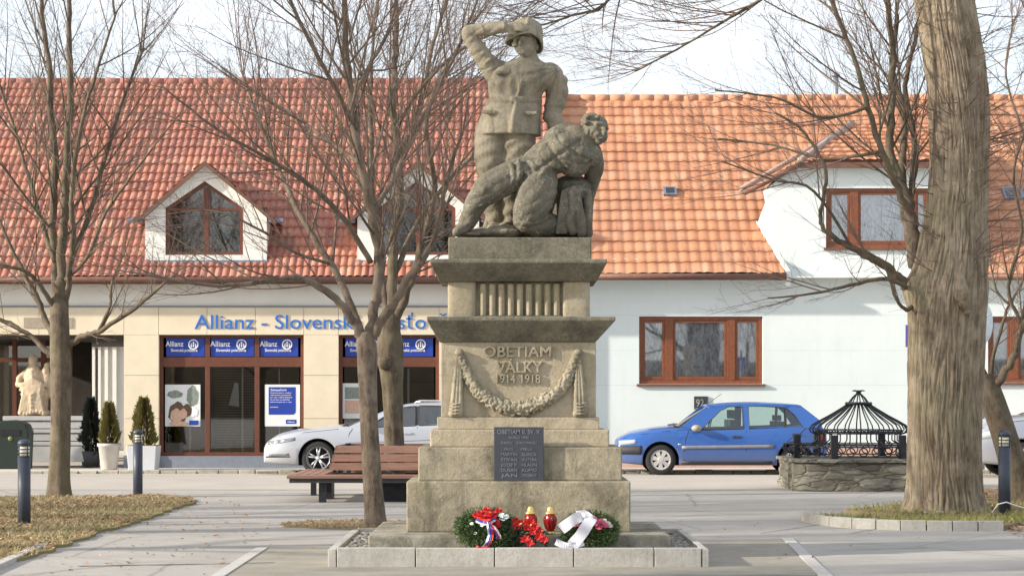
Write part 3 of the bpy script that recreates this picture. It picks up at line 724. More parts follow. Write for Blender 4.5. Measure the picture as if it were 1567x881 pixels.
# ------------------------------------------------------------------ court wing seen through the passage
yw=57.5; q=lambda px: PX(px,yw); zz=lambda py: PZ(py,yw)
cw=thing('court_wing',(q(130),yw,0),'white pilastered wall seen through the dark passage','building')
m=MB(); m.box(q(40),q(260),yw+.12,yw+.5,0,zz(505)); 
m.build('wall',M['white_paint'],cw)
for a,b in ((84,90),(96,102),(112,117),(123,127),(132,136),(141,145),(150,154),(160,165),(172,178)): MB().box(q(a),q(b),yw,yw+.118,0,zz(530)).build('pilaster',M['white_paint'],cw)
MB().box(q(60),q(260),yw-.06,yw+.117,zz(530)+.002,zz(523)).build('lintel',M['white_paint'],cw)
m=MB()
for a,b in ((117,123),(127,132),(136,141),(145,150)): m.box(q(a)+.02,q(b)-.02,yw+.09,yw+.117,.6,zz(533))
m.build('tall_window',M['shop_glass'],cw)

# ------------------------------------------------------------------ right house, pale mint walls
YR=43.25; X2=lambda px: PX(px,YR); Z2=lambda py: PZ(py,YR)
XR0=XLR+.01; XR1=16.5; zE2,yE2,yR2=PZ(420,42.85),42.85,48.3; zR2=PZ(152,yR2); sl2=(zR2-zE2)/(yR2-yE2)
hs=thing('mint_house',((XR0+XR1)/2,YR,0),'pale mint house with orange tiled roof, wall dormer and brown windows','building')
def holed(mb,x0,x1,z0,z1,y0,y1,holes,m=0):
    """wall with rectangular openings: butted bays"""
    xs=x0
    for (a,b,c,d) in sorted(holes):
        mb.box(xs,a,y0,y1,z0,z1,m); mb.box(a,b,y0,y1,z0,c,m); mb.box(a,b,y0,y1,d,z1,m); xs=b
    mb.box(xs,x1,y0,y1,z0,z1,m)
hA=(X2(978),X2(1167),Z2(587),Z2(484)); hC=(X2(1512),X2(1700),Z2(585),Z2(484))
wl=MB(); holed(wl,XR0,XR1,.5,zE2+.35,YR,YR+.35,[hA,hC])
wl.box(XR1-.3,XR1,YR+.35,yR2+5,0,zE2+.2)
wl.build('wall',M['mint'],hs)
MB().box(XR0,XR1,YR-.03,YR+.34,0,.50-.003).build('plinth',M['plinth_pink'],hs)
gv=MB()      # thin scored lines in the render
for py in (482,536,589):
    for u,v in ((854,974),(1171,1462)):
        if py==482: u,v=(854,1462) if u==854 else (0,0)
        if v: gv.box(X2(u),X2(v),YR-.002,YR+.001,Z2(py)-.004,Z2(py)+.004)
gv.build('scored_lines',M['score'],hs)
def hwin(h,mull,y,name='window',cur=True,frame=M['orange_frame'],par=hs):
    a,b,c,d=h; t=.075; fr=MB()
    fr.box(a,b,y+.05,y+.13,d-t,d); fr.box(a,b,y+.05,y+.13,c,c+t); fr.box(a,a+t,y+.05,y+.13,c+t,d-t); fr.box(b-t,b,y+.05,y+.13,c+t,d-t)
    for k in mull: fr.box(k-.085,k+.085,y+.045,y+.13,c+t,d-t)
    ed=[a+t]+[v for k in mull for v in (k-.085,k+.085)]+[b-t]
    for u,v in zip(ed[::2],ed[1::2]):   # inner sashes
        s=.055; fr.box(u,v,y+.07,y+.12,d-t-s,d-t-.002); fr.box(u,v,y+.07,y+.12,c+t+.002,c+t+s+.02); fr.box(u+.002,u+s,y+.07,y+.12,c+t+s+.02,d-t-s); fr.box(v-s,v-.002,y+.07,y+.12,c+t+s+.02,d-t-s)
    w=fr.build(name,frame,par,bevel=.005)
    for u,v in zip(ed[::2],ed[1::2]): MB().box(u+.04,v-.04,y+.09,y+.1,c+t+.06,d-t-.05).build('pane',M['window_glass'],w)
    MB().box(a-.05,b+.05,y-.06,y+.048,c-.05,c-.004).build('sill',M['gutter'],w)
    if cur:
        cb=MB(); n=int((b-a)/.03); vs=[];fs=[]
        for i in range(n+1):
            x=a+(b-a)*i/n; yy=y+.155+.02*math.sin(i*.75+math.sin(i*.21)*2)
            vs+=[(x,yy,c+.02),(x,yy+.005,d-.04)]
        for i in range(n): fs.append((2*i,2*i+2,2*i+3,2*i+1))
        cb.add(vs,fs,0,True); cb.build('curtain',M['curtain'],w,norm=False)
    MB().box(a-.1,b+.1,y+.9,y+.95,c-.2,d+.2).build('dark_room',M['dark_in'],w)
    return w
wA=hwin(hA,(X2(1024),X2(1119)),YR)
MB().ball((X2(1074),YR+.2,Z2(556)),(.10,.03,.14)).ball((X2(1076),YR+.19,Z2(565)),(.12,.03,.05)).build('window_ornament',M['sign_white'],wA)
wC=hwin(hC,(X2(1553),X2(1640)),YR)
# wall dormer with a hipped tiled roof
Yd=YR+.004; xa,xb=X2(1206),X2(1462)
hD=(X2(1264),X2(1424),Z2(379),Z2(288))
f=MB(); holed(f,xa,xb,zE2+.352,Z2(254),Yd,Yd+.3,[hD])
zc=Z2(292); 
xl=PX(1150,42.9)
f.prism([(xa,zE2+.352),(xa,Z2(254)),(X2(1222),Z2(252)),(X2(1168),Z2(292)),(X2(1200),zE2+.352)][::-1],Yd-.001,Yd+.25)
f.box(xb-.2,xb,Yd+.3,yR2-1.2,zE2+.4,Z2(254))
dm=f.build('wall_dormer',M['mint'],hs)
hwin(hD,(X2(1308),X2(1396)),Yd,'dormer_window',par=dm)
rr=MB()
def keepR(xm,v):
    y=yE2+(yR2-yE2)*v
    if y<46.3:
        left=PX(1203,yE2)+(PX(1157,yE2+1.45)-PX(1203,yE2))*min(1,(y-yE2)/1.45)
        if y>yE2+1.45: left=PX(1157,yE2+1.45)+(y-yE2-1.45)*.75
        if left<xm<xb: return False
    return True
tile_roof(rr,XR0-.02,XR1,yE2,zE2,yR2,zR2,.225,18,1,.021,.030,keepR,9)
rr.build('roof',M['tile_right'],hs,norm=False)
# dormer roof: front slope and a hip to the left
dr=MB(); dr.uv=[]
zf=Z2(250); yf=YR-.22; zt=PZ(192,46.6); yt=46.6
tile_roof(dr,X2(1222),xb+.15,yf,zf,yt,zt,.235,9,1,.024,.05,lambda xm,v: xm>X2(1222)+(PX(1305,46.6)-X2(1222))*v,9)
a,b,c_=Vector((X2(1222),yf,zf)),Vector((PX(1305,46.6),yt,zt)),Vector((PX(1138,43.4),43.4,PZ(291,43.4)))
nh=6; 
for k in range(nh):
    t0,t1=k/nh,(k+1)/nh; n=(b-a).cross(c_-a).normalized(); n=n if n.z>0 else -n
    e0,e1=c_.lerp(b,t0)+n*.03,c_.lerp(b,t1)+n*.004; g0,g1=a.lerp(b,t0)+n*.03,a.lerp(b,t1)+n*.004
    o=len(dr.v); dr.v+= [tuple(e0),tuple(g0),tuple(g1),tuple(e1)]; dr.f.append((o,o+1,o+2,o+3)); dr.m.append(0); dr.s.append(False); dr.uv+=[(.1,k+.1+60),(2.9,k+.1+60),(2.9,k+.9+60),(.1,k+.9+60)]
dr.build('dormer_roof',M['tile_right'],dm,norm=False)
hp=MB(); hp.tube([a+Vector((0,-.03,.03)),b+Vector((0,0,.04))],.075,8); hp.tube([c_+Vector((-.05,-.02,.02)),b+Vector((0,.1,.04))],.06,8); hp.build('hip',simple('grey_hip_tile',(.36,.27,.23),.8),dm)
vg=MB(); vg.tube([a+Vector((0,0,-.05)),c_+Vector((0,-.02,-.06))],.06,8); vg.box(X2(1222),xb+.1,yf-.01,yf+.05,zf-.12,zf-.002); vg.build('verge_board',M['gutter'],dm)
sf=MB(); sf.box(X2(1222),xb+.1,yf+.051,YR+.02,zf-.10,zf-.02); sf.build('soffit',M['mint'],dm)
# flat cheek strip where the main roof ends beside the dormer
p0,p1=Vector((PX(1203,yE2),yE2+.01,zE2+.02)),Vector((PX(1157,yE2+1.45),yE2+1.45,zE2+sl2*1.45))
ck=MB(); ck.add([p0+Vector((0,0,-.25)),p0+Vector((0,0,.05)),p1+Vector((0,0,.06)),p1+Vector((0,0,-.35)),p0+Vector((.1,.05,-.25)),p0+Vector((.1,.05,.05)),p1+Vector((.1,.05,.06)),p1+Vector((.1,.05,-.35))],[(0,1,2,3),(7,6,5,4),(0,4,5,1),(1,5,6,2),(2,6,7,3),(3,7,4,0)])
ck.add([p0+Vector((.02,.0,-.02)),p1+Vector((.02,0,-.02)),Vector((X2(1175),YR+.02,PZ(300,YR))),Vector((X2(1206),YR+.02,zE2+.2))],[(0,1,2,3)])
ck.build('cheek',M['white_paint'],dm)
rb=MB(); 
for (u,v) in ((XR0,PX(1203,yE2)),(xb+.02,XR1)):
    plain_slope(rb,u,v,yE2+.01,zE2,YR+.3,zE2+sl2*(YR+.3-yE2-.01),.05,.02); rb.box(u,v,yE2+.0,yE2+.05,zE2-.11,zE2+.01)
rb.build('eaves_board',M['gutter'],hs)
st=MB(); st.box(XR0,XR1,yE2+.052,YR-.002,zE2-.06,zE2-.03); st.build('soffit',M['white_paint'],hs)
bk=MB(); bk.add([(XR0,yR2,zR2),(XR1,yR2,zR2),(XR1,yR2+6,zE2),(XR0,yR2+6,zE2)],[(0,1,2,3)]); bk.build('rear_slope',M['tile_right'],hs,norm=False)
rg=MB(); ridge(rg,XR0,XR1,yR2,zR2+.01); rg.build('ridge',M['tile_right'],hs,norm=False)
gt=MB(); gt.tube([(XR0,yE2-.04,zE2-.04),(PX(1203,yE2),yE2-.04,zE2-.04)],.06,10); gt.tube([(xb,yE2-.04,zE2-.04),(XR1,yE2-.04,zE2-.04)],.06,10); gt.build('gutter',M['gutter'],hs)
def skylight(px,py,w,h):
    # on the main slope
    y=yE2; 
    for _ in range(60):
        z=PZ(py,y); y=yE2+(z-zE2)/sl2
    xx=PX(px,y); dy,dz=1/math.hypot(1,sl2),sl2/math.hypot(1,sl2); n=Vector((0,-dz,dy)); c=Vector((xx,y,z))
    mb=MB()
    for (ww,hh,lo,hi,m_) in ((w,h,-.02,.10,0),(w-.1,h-.1,.10,.112,1)):
        pts=[c+Vector((sx*ww/2,sy*hh/2*dy,sy*hh/2*dz))+n*o for o in (lo,hi) for sx,sy in ((-1,-1),(1,-1),(1,1),(-1,1))]
        mb.add(pts,[(0,3,2,1),(4,5,6,7),(0,1,5,4),(1,2,6,5),(2,3,7,6),(3,0,4,7)],m_)
    mb.build('skylight',[M['zinc'],M['dark_car_glass']],hs)
skylight(1025,297,.28,.30); skylight(1549,300,.42,.42)
vp=MB(); yv=yR2+.5; vp.tube([(PX(1279,yv),yv,zR2-.5),(PX(1279,yv),yv,PZ(118,yv))],.06,10); vp.lathe([(.09,0),(.11,.05),(.02,.12)],(PX(1279,yv),yv,PZ(118,yv)),12); vp.build('vent_pipe',M['zinc'],hs)
# house number plate
hn=MB(); yn=YR-.004; hn.box(X2(1062),X2(1083),YR-.03,yn,Z2(626),Z2(606),0)
put_text(hn,'92',X2(1071),YR-.031,Z2(621.5),.15,.16,1,.006,.0)
hn.box(X2(1064),X2(1081),YR-.034,YR-.031,Z2(625),Z2(624.2),1)
tag(hn.build('house_number_plate',[M['plaque'],M['chip']]),'dark house number plate reading 92 on the mint wall','plate')
# ------------------------------------------------------------------ memorial kerb, pebbles, slab
YC=19.7                                   # depth of the memorial's axis
KF,KB=18.1,20.95; XK0,XK1=PX(515,KF),PX(1085,KF); KH=.165
kt=thing('memorial_kerb',((XK0+XK1)/2,KF,0),'pale kerb blocks framing the pebble bed round the war memorial','kerb')
jx=[515,636,757,878,1001,1074]
for a,b in zip(jx[:-1],jx[1:]): MB().box(PX(a,KF)+.004,PX(b,KF)-.004,KF,KF+.10,-.05,KH+random.uniform(-.002,.002)).build('kerb_block',M['kerb'],kt,bevel=.007)
for s in (0,1):
    y=KF+.0
    x0,x1=((XK0-.075,XK0-.004) if s==0 else (PX(1074,KF)+.004,XK1))
    for k in range(4):
        y1=KF+(k+1)*(KB-KF)/4
        MB().box(x0,x1,y+.004,y1-.004,-.05,KH-.008-random.uniform(0,.004)).build('kerb_block',M['kerb'],kt,bevel=.007); y=y1
for k in range(5):
    w=(XK1-XK0)/5; MB().box(XK0+k*w+.004,XK0+(k+1)*w-.004,KB-.1,KB,-.05,KH).build('kerb_block',M['kerb'],kt,bevel=.007)
structure(MB().slab([(XK0,KF+.101),(PX(1074,KF),KF+.101),(PX(1074,KF),KB-.101),(XK0,KB-.101)],-.05,KH-.045).build('pebble_base',M['gravel']))
XS0,XS1,SF,SB,ST_=PX(563,18.5),PX(1026,18.5),18.5,20.6,.25
pb=MB(); 
for _ in range(3600):
    x,y=random.uniform(XK0+.02,XK1-.1),random.uniform(KF+.11,KB-.13)
    if XS0-.01<x<XS1+.01 and SF-.01<y<SB: continue
    r=random.uniform(.012,.028); a=random.uniform(0,3.14); q=Matrix.Rotation(a,3,'Z')@Matrix.Rotation(random.uniform(-.5,.5),3,'X')
    pb.ball((x,y,KH-.045+r*.3),(r*1.25,r,r*.6),q,7,5)
tag(pb.build('pebbles',M['pebbles']),kind='stuff')

# ------------------------------------------------------------------ the memorial
mem=thing('war_memorial',(PX(793,19),YC,0),'stepped sandstone war memorial with garland, raised letters and dark plaque','memorial')
def back(y): return 2*YC-y
def tier(name,px0,px1,ztop,z0,yf,mat,bev=.012,par=mem):
    mb=MB(); mb.box(PX(px0,yf),PX(px1,yf),yf,back(yf),z0,ztop); return mb.build(name,mat,par,bevel=bev)
MB().box(XS0,XS1,SF,SB,.02,ST_).build('base_slab',M['slab_dirty'],mem,bevel=.018)
z1=PZ(736,18.95); z2=PZ(684,19.03); z3=PZ(657,19.12); z4=PZ(638,19.2); z5=PZ(523,19.23)
tier('step',622,965,z1,ST_,18.95,M['sand_dirty'],.014)
tier('step',640,952,z2,z1+.001,19.03,M['sand_dirty'],.014)
tier('step',658,932,z3,z2+.001,19.12,M['sandstone'])
tier('step',669,917,z4,z3+.001,19.19,M['sandstone'],.008)
dado=tier('dado',675,912,z5,z4+.001,19.23,M['sandstone'],.008)
YD=19.23; dx=lambda px: PX(px,YD); dz=lambda py: PZ(py,YD)
zc0=z5+.001; zc1=PZ(490,19.06); zc2=PZ(484,19.06)
def cornice(b0,b1,t0,t1,za,zb,zc,yb,yt):
    mb=MB(); mb.frustum((PX(b0,yb),PX(b1,yb),yb,back(yb),za),(PX(t0,yt),PX(t1,yt),yt,back(yt),zb))
    mb2=MB(); 
    a=(PX(b0,yb),PX(b1,yb),yb,back(yb)); b=(PX(t0,yt),PX(t1,yt),yt,back(yt))
    def q(t,z): return [(t[0],t[2],z),(t[1],t[2],z),(t[1],t[3],z),(t[0],t[3],z)]
    mb2.add(q(a,za)+q(b,zb)+q(b,zc),[(0,3,2,1),(8,9,10,11)]+[(4*k+i,4*k+(i+1)%4,4*k+4+(i+1)%4,4*k+4+i) for k in (0,1) for i in range(4)])
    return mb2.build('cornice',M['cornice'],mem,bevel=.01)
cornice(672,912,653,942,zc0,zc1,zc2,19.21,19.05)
# frieze: two half-round pilasters and a fluted middle
yf=19.30; fz0=zc2+.001; fz1=PZ(431,yf); fx=lambda px: PX(px,yf)
fr=MB(); fr.box(fx(690),fx(899),yf+.06,back(yf)-.06,fz0,fz1-.001)
fr.build('frieze',M['sand_dirty'],mem,bevel=.006)
for a,b in ((685,728),(861,903)):
    r=(fx(b)-fx(a))/2; pts=[]
    xc=(fx(a)+fx(b))/2
    prof=[(xc+r*(abs(math.cos(t))**.6)*(1 if math.cos(t)>0 else -1), yf+.05-.055*(math.sin(t)**.6)) for t in [math.pi*k/16 for k in range(17)]]+[(xc-r,back(yf)),(xc+r,back(yf))]
    MB().slab(prof,fz0+.001,fz1-.002).build('pilaster',M['sandstone'],mem)
n=9; fl=MB(); w=(fx(859)-fx(732))/n
for k in range(n):
    x0=fx(732)+k*w
    poly=[(x0+.010+ (w-.020)*(.5-.5*math.cos(math.pi*i/8)), yf+.055-.045*math.sin(math.pi*i/8)) for i in range(9)]
    fl.slab(poly+[(x0+w-.01,yf+.075),(x0+.01,yf+.075)],fz0+.02,fz1-.02)
fl.build('fluting',M['sandstone'],mem)
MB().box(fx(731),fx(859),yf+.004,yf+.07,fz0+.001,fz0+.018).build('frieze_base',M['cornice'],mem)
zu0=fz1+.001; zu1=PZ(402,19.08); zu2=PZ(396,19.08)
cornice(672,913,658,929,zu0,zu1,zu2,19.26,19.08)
# raised lettering on the dado
lt=MB()
def dput(t,px,py,h,w,b=.022): put_text(lt,t,dx(px),YD+.02,dz(py),h*YD/F,w*YD/F,0,.045,b)
dput('OBETIAM',792,546,16.5,104); dput('VÁLKY',795,570,16.5,72); dput('1914',774.5,586,13,29,.016); dput('1918',812.5,586,13,29,.016)
remesh(lt,'raised_lettering',M['sand_dirty'],mem,.0032,1)
# garland between two hanging ends
def gpt(t):      # t -1..1 along the festoon
    px=793+ 85*t+ 0*abs(t); py=624-88*(1-math.sqrt(max(0,1-(abs(t)**2.0)*.985)))**.85 if abs(t)<1 else 540
    return px,py
path=[(703,541),(708,553),(714,570),(722,585),(733,600),(748,612),(765,621),(785,625.5),(805,624),(825,617),(843,607),(858,594),(868,580),(876,563),(881,549),(884,541)]
gl_=MB(); pts=[Vector((dx(a),YD-.015,dz(b))) for a,b in path]
sm=[]
for i in range(len(pts)-1):
    for k in range(3): sm.append(pts[i].lerp(pts[i+1],k/3))
sm.append(pts[-1]); n=len(sm)
def grad(i): t=abs(i/(n-1)*2-1); return .030+.045*(1-t**1.6)
gl_.caps(sm[::2],[grad(i)*.75 for i in range(0,n,2)],10)
for i,p in enumerate(sm):
    r=grad(i); tg=(sm[min(i+1,n-1)]-sm[max(i-1,0)]).normalized(); nn=Vector((-tg.z,0,tg.x))
    for k in range(9):
        a=random.uniform(0,math.pi); c=p+nn*math.cos(a)*r*.9-Vector((0,1,0))*math.sin(a)*r*.7+tg*random.uniform(-.02,.02)
        q=Matrix.Rotation(random.uniform(0,3.1),3,'Y')
        gl_.ball(c,(random.uniform(.014,.024),.013,random.uniform(.009,.013)),q,6,5)
remesh(gl_,'garland',M['sand_dirty'],mem,.006,1)
for s,(pxt,pyt,pxb,pyb) in ((-1,(703,541,698,636)),(1,(885,541,888,636))):
    d=MB(); zt=dz(pyt); zb_=dz(pyb)
    top=Vector((dx(pxt),YD-.012,zt)); bot=Vector((dx(pxb),YD-.018,zb_))
    for k,o in enumerate((-.6,.0,.6)):
        d.caps([top+Vector((o*.022,-.005,0)),top.lerp(bot,.5)+Vector((o*.045,-.012,0)),bot+Vector((o*.062,-.016,.02))],[.022,.03,.036],8,.8)
    d.ball(top+Vector((0,-.02,.01)),(.045,.035,.035))
    for k in range(4): d.tube([bot+Vector((-.065,-.03,.03+k*.03)),bot+Vector((0,-.062,.015+k*.03)),bot+Vector((.065,-.03,.03+k*.03))],.008,6)
    remesh(d,'carved_drape',M['sand_dirty'],mem,.006,2)
# dark plaque standing on the second step
yp=18.98; px0,px1=PX(756,yp),PX(832,yp); zp0,zp1=z1+.002,PZ(653,yp)
pl=MB(); pl.box(px0,px1,yp,yp+.045,zp0,zp1); pq=pl.build('plaque',M['plaque'],mem,bevel=.004)
# two pins that carry the slab off the receding steps
sb=MB(); sb.box(px0+.05,px1-.05,yp+.046,19.03,zp0+.01,z2-.02); sb.build('plaque_backing',M['sand_dirty'],mem)
lt=MB()
def prow(t,py,h,w,px=794): put_text(lt,t,PX(px,yp),yp-.0005,PZ(py,yp),h*.92*yp/F,w*.95*yp/F,0,.003,.004)
prow('OBETIAM II. SV. V.',663.5,7.2,70); prow('ROKU 1945',671,4.2,32); prow('PADLI · ZAHYNULI',679,4.2,56)
prow('PAVOL',689,4.6,15,779); prow('MIKLA',689,4.6,18,806)
for t,u,py in (('MARTIN','GURECK',697),('ŠTEFAN','HUTYRA',705),('JOZEF P.','HLADN',713),('DUŠAN','KLIMO',721),('JÁN','DROBNÝ',729)):
    prow(t,py,4.8,26,779); prow(u,py,4.8,24,810)
lt.build('plaque_lettering',M['plaque_text'],mem)

# ------------------------------------------------------------------ statue group
ysb=19.27
stt=thing('statue_group',(PX(796,ysb),YC,zu2),'carved stone soldier shading his eyes above a slumped wounded man','statue')
bx=MB(); zs0=zu2+.001; zs1=PZ(363,19.27)
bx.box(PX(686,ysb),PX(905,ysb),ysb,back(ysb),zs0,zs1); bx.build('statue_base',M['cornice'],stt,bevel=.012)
YS=19.66; U=YS/F
def S(px,py,d=0.0): return Vector(((px-CX)*U, YS+d, EYE-(py-HY)*U))
def limb(mb,pts,flat=1.0,n=24):
    """pts = (px,py,depth,radius in px); smoothly resampled"""
    P_=[S(a,b,c) for a,b,c,_ in pts]; r=[x[3]*U for x in pts]; q=[];rr=[]
    m=len(P_)
    for i in range(m-1):
        p0,p1,p2,p3=P_[max(i-1,0)],P_[i],P_[i+1],P_[min(i+2,m-1)]
        for k in range(5):
            t=k/5; q.append(.5*((2*p1)+(p2-p0)*t+(2*p0-5*p1+4*p2-p3)*t*t+(3*p1-p0-3*p2+p3)*t**3)); rr.append(r[i]+(r[i+1]-r[i])*t)
    q.append(P_[-1]); rr.append(r[-1])
    mb.tube(q,rr,n,flat=flat); mb.ball(q[0],rr[0]*.99,nu=n,nv=8); mb.ball(q[-1],rr[-1]*.99,nu=n,nv=8)
def rings(mb,rows,d0,n=40,fold=0,ph=0,nf=9):
    """stack of ellipses (py,cx,rx,ry,[d]) in px, folds deepen downwards"""
    vs=[];fs=[]
    for j,row in enumerate(rows):
        py,cx,rx,ry=row[:4]; dd=row[4] if len(row)>4 else 0
        for k in range(n):
            a=2*math.pi*k/n; w=1+fold*(j/(len(rows)-1))*math.sin(nf*a+ph+.6*math.sin(2*a))
            c=S(cx,py,d0+dd); vs.append(c+Vector((rx*U*math.cos(a)*w, ry*U*math.sin(a)*w,0)))
    for j in range(len(rows)-1):
        for k in range(n): fs.append((j*n+k,j*n+(k+1)%n,(j+1)*n+(k+1)%n,(j+1)*n+k))
    fs+=[tuple(range(n-1,-1,-1)),tuple(range((len(rows)-1)*n,len(rows)*n))]
    mb.add(vs,fs)
def ridge_(mb,pts,n=8): limb(mb,pts,1.0,n)
sd=.13
b=MB()
# legs with trousers, wrapped shins, boots
limb(b,[(752,200,sd,25),(750,232,sd-.02,25),(752,270,sd-.01,21),(757,292,sd,17),(757,318,sd+.02,18),(760,342,sd+.02,13)])
limb(b,[(792,200,sd,28),(793,232,sd-.02,27),(788,270,sd-.02,22),(784,292,sd-.01,18),(782,318,sd+.01,18),(778,342,sd+.01,13)])
for px in (758,776): limb(b,[(px,350,sd+.03,12),(px-3,352,sd-.08,12),(px-6,355,sd-.2,9)])
# torso
rings(b,[(203,777,46,34),(180,778,43,32),(160,785,40,30),(150,787,39,29),(140,789,42,30),(126,795,48.5,34),(112,798,52,34),(103,799,50,30),(96,801,38,24),(90,806,22,19),(84,809,14,15)],sd)
# pectoral fullness and shoulders
b.ball(S(759,106,sd),(.12,.12,.12),None,24,16); b.ball(S(842,112,sd+.01),(.11,.12,.13),None,24,16)
# skirt of the tunic and belt
rings(b,[(152,786,42,31),(158,785,43,32),(172,782,45,34),(188,779,48,36),(203,777,50.5,38),(206,777.5,50,37.5)],sd,60,.035,.4,8)
rings(b,[(149,787,42.0,32),(151,787,43.5,33.5),(156,786,43.5,33.5),(158,786,42.0,32)],sd)
for k in range(4): b.box(*(lambda c:(c.x-.006*4,c.x+.006*4,c.y-.02,c.y+.02,c.z-.006,c.z+.006))(S(786,151+k*2,sd-.205)))
# neck
limb(b,[(813,98,sd+.01,15),(810,84,sd,13),(806,74,sd,12)])
# raised right arm
limb(b,[(757,108,sd-.01,18),(744,92,sd-.05,14.5),(729,71,sd-.08,12.5),(716,52,sd-.1,10)])
limb(b,[(716,52,sd-.1,10.3),(719,48,sd-.11,10.3),(745,45.5,sd-.15,10),(770,44,sd-.2,8.8)])
ridge_(b,[(769,36,sd-.2,2.2),(772,44,sd-.255,2.2),(769,52,sd-.2,2.2)]); 
for a in ((723,61),(731,73),(739,84),(747,95)): ridge_(b,[(a[0]-11,a[1]+6,sd-.06,1.6),(a[0],a[1]-1,sd-.145,2.2),(a[0]+11,a[1]-8,sd-.08,1.6)])
for a in ((736,45),(749,44)): ridge_(b,[(a[0]-3,a[1]-8,sd-.15,1.8),(a[0]+3,a[1]+1,sd-.21,2.0),(a[0]+6,a[1]+8,sd-.17,1.8)])
# left arm hanging back and reaching to the wounded man
limb(b,[(843,110,sd+.01,18),(852,126,sd+.04,18),(851,150,sd+.07,16),(845,172,sd+.06,14)])
limb(b,[(845,172,sd+.06,14),(852,188,sd+.0,13),(868,199,sd-.06,11.5),(884,203,sd-.1,9)])
# drapery folds from the armpit across the ribs
# front edge of the tunic, lapel, pocket flaps
ridge_(b,[(801,112,sd-.19,2),(797,130,sd-.203,2.2),(792,147,sd-.19,2.2)])
ridge_(b,[(786,99,sd-.115,2.6),(793,110,sd-.175,3.2),(799,124,sd-.197,2.6)]); ridge_(b,[(824,96,sd-.10,2.6),(813,108,sd-.17,3.2),(801,124,sd-.197,2.4)])
ridge_(b,[(790,160,sd-.215,3),(786,180,sd-.235,4),(783,203,sd-.245,4.5)])
def flap(c,w,h,tilt=0):
    q=Matrix.Rotation(tilt,3,'Y'); b2=[]
    vs=[]
    for y in (-.013,.035):
        for x,z in ((-w,h),(w,h),(w,-h*.5),(w*.3,-h*1.1),(0,-h*.6),(-w*.3,-h*1.1),(-w,-h*.5)): vs.append(c+q@Vector((x,y,z)))
    b.add(vs,[tuple(range(7)),tuple(range(13,6,-1))]+[(i,(i+1)%7,7+(i+1)%7,7+i) for i in range(7)])
flap(S(769,113,sd-.195),.068,.018,-.10); flap(S(748,173,sd-.195),.062,.018,.05); flap(S(812,175,sd-.205),.058,.018)
# head turned a little to the viewer's left, face, ears
hd=sd-.02; q=Matrix.Rotation(-.0,3,'Y')
b.ball(S(804,60,hd),(.117,.135,.155)); b.ball(S(803,72,hd-.055),(.095,.085,.085)); b.ball(S(800,80,hd-.115),(.042,.036,.034))
ridge_(b,[(797,60,hd-.13,1.8),(796,66,hd-.148,2.2),(795.5,68.5,hd-.155,2.5)]); b.ball(S(796,70,hd-.138),(.020,.02,.011))
ridge_(b,[(783,58,hd-.085,2.6),(790,57,hd-.125,2.8),(799,57.5,hd-.135,2.6),(814,59,hd-.1,2.6)])
for ex in (788.5,803.5): b.ball(S(ex,62,hd-.117),(.022,.016,.012))
b.ball(S(788,68,hd-.095),(.035,.03,.03)); b.ball(S(808,69,hd-.1),(.035,.035,.032))
ridge_(b,[(790,75.2,hd-.125,1.5),(796,74.6,hd-.142,1.9),(803,75.6,hd-.125,1.5)]); ridge_(b,[(791,77.8,hd-.122,1.6),(796.5,77.8,hd-.138,2.1),(802,77.8,hd-.122,1.5)])
ridge_(b,[(815,76,hd-.05,3),(808,83,hd-.09,3.2),(800,85,hd-.11,3)]); b.ball(S(822,68,hd+.0),(.018,.035,.04))
# hand: palm and four separate fingers against the brim, thumb below
b.ball(S(781,44,hd-.19),(.062,.026,.045)); 
for k,(dy,l) in enumerate(((-6.2,19),(-2.6,22),(1.0,21),(4.4,16))): limb(b,[(786,44+dy,hd-.195,2.6),(786+l*.55,45+dy*.85,hd-.215,2.5),(786+l,47.5+dy*.75,hd-.20,2.0)],1,8)
limb(b,[(777,49,hd-.19,3),(784,53.5,hd-.19,2.8),(791,54,hd-.18,2.3)],1,8)
def cloth(p,n):
    qx,qy=p.x/U+CX,HY-(p.z-EYE)/U; s=0.0; f=max(0,-n.y)
    if 795<qx<862 and 98<qy<156:       # folds fanning out from the armpit
        w_=min(1,(qx-795)/16)*min(1,(862-qx)/6)*min(1,(156-qy)/6)*min(1,(qy-98)/8); an=math.atan2(qy-102,858-qx)
        s+=.015*w_*(abs(math.sin(an*11+.8*noise.noise(p*5)))-.5)*(f*.8+.2)
    elif 742<qx<798 and 116<qy<149: s+=.007*f*math.sin(qx*.42+1.4*noise.noise(p*7))*min(1,(qy-116)/10)*min(1,(149-qy)/8)
    elif qx<832 and 160<qy<207: s+=.011*f*(abs(math.sin(qx*.17+.9*noise.noise(p*4)))-.5)*min(1,(qy-160)/20)
    elif qx<772 and 38<qy<108 : s+=.007*(abs(math.sin((qx*.6+qy*.8)*.25+1.5*noise.noise(p*8)))-.5)
    elif qy>210: s+=.006*math.sin(qy*.30+qx*.12+2.2*noise.noise(p*5))
    elif qx>832: s+=.008*math.sin(qy*.33+1.8*noise.noise(p*6))
    return s
soldier=remesh(b,'soldier',M['statue'],stt,.0068,2,.5,lambda p,n: cloth(p,n)+.003*noise.noise(p*14)+.0022*noise.noise(p*48)+.0012*abs(noise.noise(p*110)))
